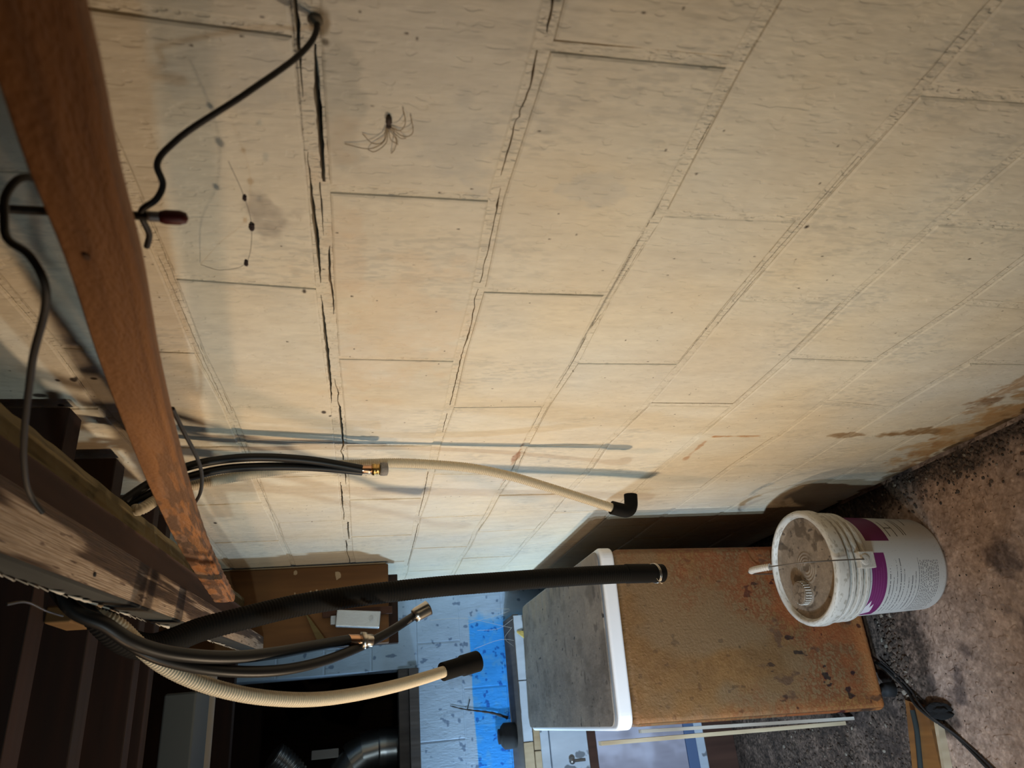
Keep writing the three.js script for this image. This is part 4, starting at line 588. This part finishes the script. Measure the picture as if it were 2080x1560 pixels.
// ---------------------------------------------------------------- pipes and ducts overhead
tag(mesh('grey_duct', box(-2.4, -0.43, 2.0, 2.075, -1.735, -1.565, 0.006), std({ color: lin(0.06, 0.07, 0.072), roughness: 0.7 })), 'flat grey painted duct crossing under the dark joists', 'duct');
tag(mesh('conduit', tube([[-2.39, 2.05, -1.97], [-1.2, 2.05, -1.97], [-0.42, 2.05, -1.97], [-0.3, 2.05, -1.97]], 0.022, { segs: 20, n: 16 }), std({ color: lin(0.34, 0.28, 0.22), roughness: 0.7 })), 'pale cream pipe crossing the ceiling beside the grey duct', 'pipe');
tag(mesh('wood_block', box(-0.362, -0.335, 2.04, 2.079, -0.90, -0.81, 0.004), std({ map: woodTex([120, 88, 44], [70, 48, 22], N2), roughness: 0.8 })), 'small yellowish wood block above the peeling beam by the hoses', 'wood block');
tag(mesh('loose_wire', tube([[-0.385, 2.0, -0.50], [-0.376, 1.998, -0.54], [-0.378, 1.996, -0.60], [-0.376, 1.998, -0.66]], 0.0015, { segs: 20, n: 6 }), nickel), 'thin bare wire below the dark joists near the wood block', 'wire');
const zincDuct = std({ color: lin(0.5, 0.52, 0.54), metalness: 0.9, roughness: 0.3 });
{
  const d = group('duct_elbow', [-0.62, 1.58, -3.45]); tag(d, 'shiny round sheet metal duct elbow in the dark crawlspace', 'duct');
  const R = 0.09; for (let i = 0; i < 4; i++) { const a0 = i * 0.36, a1 = a0 + 0.36, c = (a) => [-0.17 + 0.17 * Math.cos(a) - 0.02, 0.02 + 0.17 * Math.sin(a) - 0.08, 0.0]; mesh('gore', rod(c(a0), along(c(a0), c(a1), 0.085), R, R + 0.003, 32, true), std({ color: lin(0.5, 0.52, 0.54), metalness: 0.9, roughness: 0.3, side: THREE.DoubleSide }), d); }
  mesh('collar', turned([-0.02, -0.07, 0], [-0.02, -1, 0], [[0.092, -0.02], [0.097, -0.01], [0.092, 0], [0.097, 0.012], [0.092, 0.02], [0.092, 0.1]], 32), zincDuct, d);
  tag(mesh('duct_strap', box(-0.66, -0.62, 1.715, 1.84, -3.42, -3.41, 0.002), zincDuct), 'short shiny hanger strap between the duct and the flexible pipe', 'strap');
  tag(mesh('flexible_duct', sweep([[-0.62, 2.0, -3.3], [-0.66, 1.95, -3.32], [-0.72, 1.90, -3.33], [-0.82, 1.86, -3.34]], circle(0.06, 24), { segs: 240, scale: corr(0.016, 0.12), up: [0, 0, 1] }), zincDuct), 'ribbed flexible metal duct at the bottom edge of the photo', 'duct');
}

// ---------------------------------------------------------------- spider, husks, cobweb
{
  const sp = group('cellar_spider', [-0.004, 1.573, -0.1]); tag(sp, 'long-legged cellar spider resting on the block wall', 'spider');
  const dk = std({ color: lin(0.05, 0.03, 0.02), roughness: 0.7 }), lg = std({ color: lin(0.30, 0.22, 0.13), roughness: 0.7 });
  const b = new THREE.SphereGeometry(0.0045, 16, 12); b.scale(0.8, 0.7, 1.3); b.translate(0, 0, 0.004); const th = new THREE.SphereGeometry(0.0026, 14, 10); th.translate(0, 0, -0.0035); mesh('body', [b, th], dk, sp);
  // legs on the wall plane: [y, z] waypoints
  for (const p of [[[-0.002, -0.004], [-0.011, -0.004], [-0.016, 0.006], [-0.013, 0.020]], [[-0.002, -0.005], [-0.016, -0.012], [-0.024, -0.006], [-0.021, 0.012]], [[-0.001, -0.006], [-0.012, -0.014], [-0.018, -0.020]], [[0, -0.006], [-0.008, -0.017], [-0.007, -0.030], [-0.004, -0.043]], [[0.001, -0.006], [-0.003, -0.018], [-0.009, -0.022], [-0.010, -0.030]], [[0.001, -0.006], [0.004, -0.020], [0.018, -0.032], [0.044, -0.034]], [[0.002, -0.006], [0.006, -0.022], [0.016, -0.024], [0.026, -0.018]], [[0.001, -0.007], [0.002, -0.022], [0.014, -0.036], [0.020, -0.040]]])
    mesh('leg', tube(p.map(([y, z], i) => [i && i < p.length - 1 ? -0.004 : i ? 0.002 : 0, y, z]), 0.00045, { segs: 20, n: 5, up: [1, 0, 0] }), lg, sp);
  const husk = (a, name, label, cat, r) => { const g = new THREE.IcosahedronGeometry(r, 2), p = g.attributes.position; for (let i = 0; i < p.count; i++) { const q = 0.7 + 0.7 * N1(p.getX(i) * 900 + 50, p.getY(i) * 900 + p.getZ(i) * 500 + 50); p.setXYZ(i, p.getX(i) * q, p.getY(i) * q * 0.7, p.getZ(i) * q * 1.2); } g.computeVertexNormals(); g.translate(...a); tag(mesh(name, g, std({ color: lin(0.045, 0.03, 0.03), roughness: 1 })), label, cat); };
  husk([-0.07, 1.7115, -0.19], 'insect_husk', 'dark insect husk hanging in a web near the wall, middle of three', 'insect husk', 0.0042);
  husk([-0.07, 1.726, -0.255], 'insect_husk', 'small dark insect husk hanging in a web, lowest in the photo of three', 'insect husk', 0.0034);
  husk([-0.07, 1.712, -0.145], 'insect_husk', 'faint brown insect husk hanging in a web, nearest the red-tipped rod', 'insect husk', 0.0028);
  tag(mesh('cobweb', [tube([[-0.07, 1.719, -0.095], [-0.07, 1.712, -0.145], [-0.07, 1.7115, -0.19], [-0.07, 1.726, -0.255], [-0.05, 1.76, -0.30], [-0.002, 1.80, -0.36]], 0.0003, { segs: 40, n: 4, up: [1, 0, 0] })], std({ color: lin(0.2, 0.18, 0.16), roughness: 1 })), 'thin cobweb thread carrying the dark husks by the wall', 'cobweb');
  tag(mesh('cobweb', [[[-0.1, 1.0, -2.9], [-0.13, 0.96, -2.76], [-0.15, 1.13, -2.98]], [[-0.17, 0.957, -2.752], [-0.19, 1.0, -2.9], [-0.18, 1.08, -2.998]], [[-0.26, 0.95, -2.745], [-0.24, 1.0, -2.88], [-0.26, 1.1, -2.998]], [[-0.12, 1.3, -2.998], [-0.13, 1.15, -2.93], [-0.2, 0.957, -2.80]], [[-0.2, 0.957, -2.78], [-0.24, 0.985, -2.82], [-0.28, 0.957, -2.78]]].map((p) => tube(p, 0.0006, { segs: 14, n: 4 })), std({ color: lin(0.5, 0.47, 0.42), roughness: 1 })), 'dusty cobweb strands stretched over the cabinet top in the corner', 'cobweb');
}

// ---------------------------------------------------------------- things on the floor
{
  const w = group('scrap_board', [-0.7, 0, -1.56]); tag(w, 'rusty brown split board scrap lying on the floor by the freezer corner', 'board scrap');
  const m = std({ map: woodTex([140, 92, 40], [70, 42, 18], N1, 1.2), bumpMap: grainBump, bumpScale: 0.003, roughness: 0.85 });
  mesh('board', (() => { const g = hexa([[-0.612, 0.001, -1.61], [-0.636, 0.001, -1.53], [-0.636, 0.016, -1.53], [-0.612, 0.016, -1.61]], [[-0.90, 0.001, -1.68], [-0.90, 0.001, -1.545], [-0.90, 0.03, -1.545], [-0.90, 0.03, -1.68]]); g.translate(0.7, 0, 1.56); return g; })(), m, w);
  mesh('edge', (() => { const g = hexa([[-0.668, 0.001, -1.513], [-0.672, 0.001, -1.500], [-0.672, 0.02, -1.500], [-0.668, 0.02, -1.513]], [[-0.9, 0.001, -1.545], [-0.9, 0.001, -1.538], [-0.9, 0.034, -1.538], [-0.9, 0.034, -1.545]]); g.translate(0.7, 0, 1.56); return g; })(), paleWood, w);
  tag(mesh('cloth_strip', tube([[-0.64, 0.029, -1.575], [-0.69, 0.034, -1.575], [-0.74, 0.038, -1.585], [-0.80, 0.042, -1.60], [-0.9, 0.046, -1.63]], 0.007, { segs: 40, n: 8 }), std({ color: lin(0.02, 0.026, 0.024), roughness: 0.9 })), 'dark greenish strap lying along the brown board scrap', 'strap');
  tag(mesh('floor_cable', tube([[-0.50, 0.012, -1.70], [-0.533, 0.006, -1.656], [-0.59, 0.006, -1.60], [-0.625, 0.022, -1.565], [-0.66, 0.023, -1.52], [-0.70, 0.006, -1.475], [-0.784, 0.006, -1.387], [-0.95, 0.006, -1.23]], 0.0045, { segs: 80, n: 8 }), std({ color: lin(0.02, 0.018, 0.016), roughness: 0.6 })), 'black cable running over the floor from under the freezer', 'cable');
  tag(mesh('floor_cable', tube([[-0.50, 0.012, -1.675], [-0.54, 0.006, -1.632], [-0.59, 0.006, -1.583], [-0.628, 0.021, -1.545], [-0.665, 0.022, -1.505], [-0.71, 0.006, -1.455], [-0.79, 0.006, -1.362], [-0.95, 0.006, -1.21]], 0.0030, { segs: 80, n: 8 }), std({ color: lin(0.035, 0.03, 0.028), roughness: 0.6 })), 'thinner dark cable lying just beside the black floor cable', 'cable');
  tag(mesh('rag', (() => { const g = new THREE.IcosahedronGeometry(0.03, 3), p = g.attributes.position; for (let i = 0; i < p.count; i++) { const q = 0.7 + 0.6 * N2(p.getX(i) * 90 + 30, p.getY(i) * 90 + p.getZ(i) * 60 + 30); p.setXYZ(i, p.getX(i) * q * 0.7, Math.max(-0.011, p.getY(i) * q * 0.4), p.getZ(i) * q * 1.6); } g.computeVertexNormals(); g.translate(-0.648, 0.013, -1.492); return g; })(), std({ color: lin(0.008, 0.008, 0.008), roughness: 1 })), 'small dark crumpled rag at the corner of the board scrap', 'rag');
  // dirt clods and grit nobody could count
  const clod = new THREE.IcosahedronGeometry(1, 0), pc = clod.attributes.position; for (let i = 0; i < pc.count; i++) { const q = 0.75 + 0.5 * N3(pc.getX(i) * 3 + 20, pc.getY(i) * 3 + pc.getZ(i) * 2 + 20); pc.setXYZ(i, pc.getX(i) * q, pc.getY(i) * q * 0.6, pc.getZ(i) * q); } clod.computeVertexNormals();
  const n = 2600, im = new THREE.InstancedMesh(clod, std({ color: 0xffffff, roughness: 1 }), n), M = new THREE.Matrix4(), Q = new THREE.Quaternion(), col = new THREE.Color();
  for (let i = 0; i < n; i++) {
    let x, z, s; const r = rnd();
    if (r < 0.3) { x = -rr(0.004, 0.09) * (0.5 + rnd()); z = -rr(0.3, 1.55); s = rr(0.0012, 0.005); }
    else if (r < 0.62) { x = rr(-0.95, -0.665); z = rr(-2.5, -1.66); s = rr(0.001, 0.005) * (rnd() < 0.06 ? 2 : 1); }
    else if (r < 0.78) { x = rr(-0.68, -0.2); z = rr(-1.66, -1.57); s = rr(0.0015, 0.007); }
    else { x = rr(-0.9, -0.02); z = rr(-1.6, -0.6); s = rr(0.0006, 0.0022); }
    const near = Math.hypot(x + 0.25, z + 1.425); if (near < 0.15) { x = -0.02 - 0.05 * rnd(); z = rr(-1.2, -0.5); s = 0.002; }
    M.compose(new THREE.Vector3(x, s * 0.4, z), Q.setFromEuler(new THREE.Euler(0, rr(0, 6), rr(-0.3, 0.3))), new THREE.Vector3(s * rr(0.7, 1.5), s, s * rr(0.7, 1.5))); im.setMatrixAt(i, M);
    const t = rnd(); t < 0.06 ? col.setRGB(0.26, 0.22, 0.17) : col.setRGB(0.035 + 0.09 * t, 0.026 + 0.06 * t, 0.02 + 0.04 * t); im.setColorAt(i, col);
  }
  im.name = numbered('floor_dirt'); im.userData = { kind: 'stuff', label: 'dark dirt clods and grit scattered along the wall and freezer foot', category: 'dirt' }; im.castShadow = im.receiveShadow = true; scene.add(im);
}

renderer.render(scene, camera);
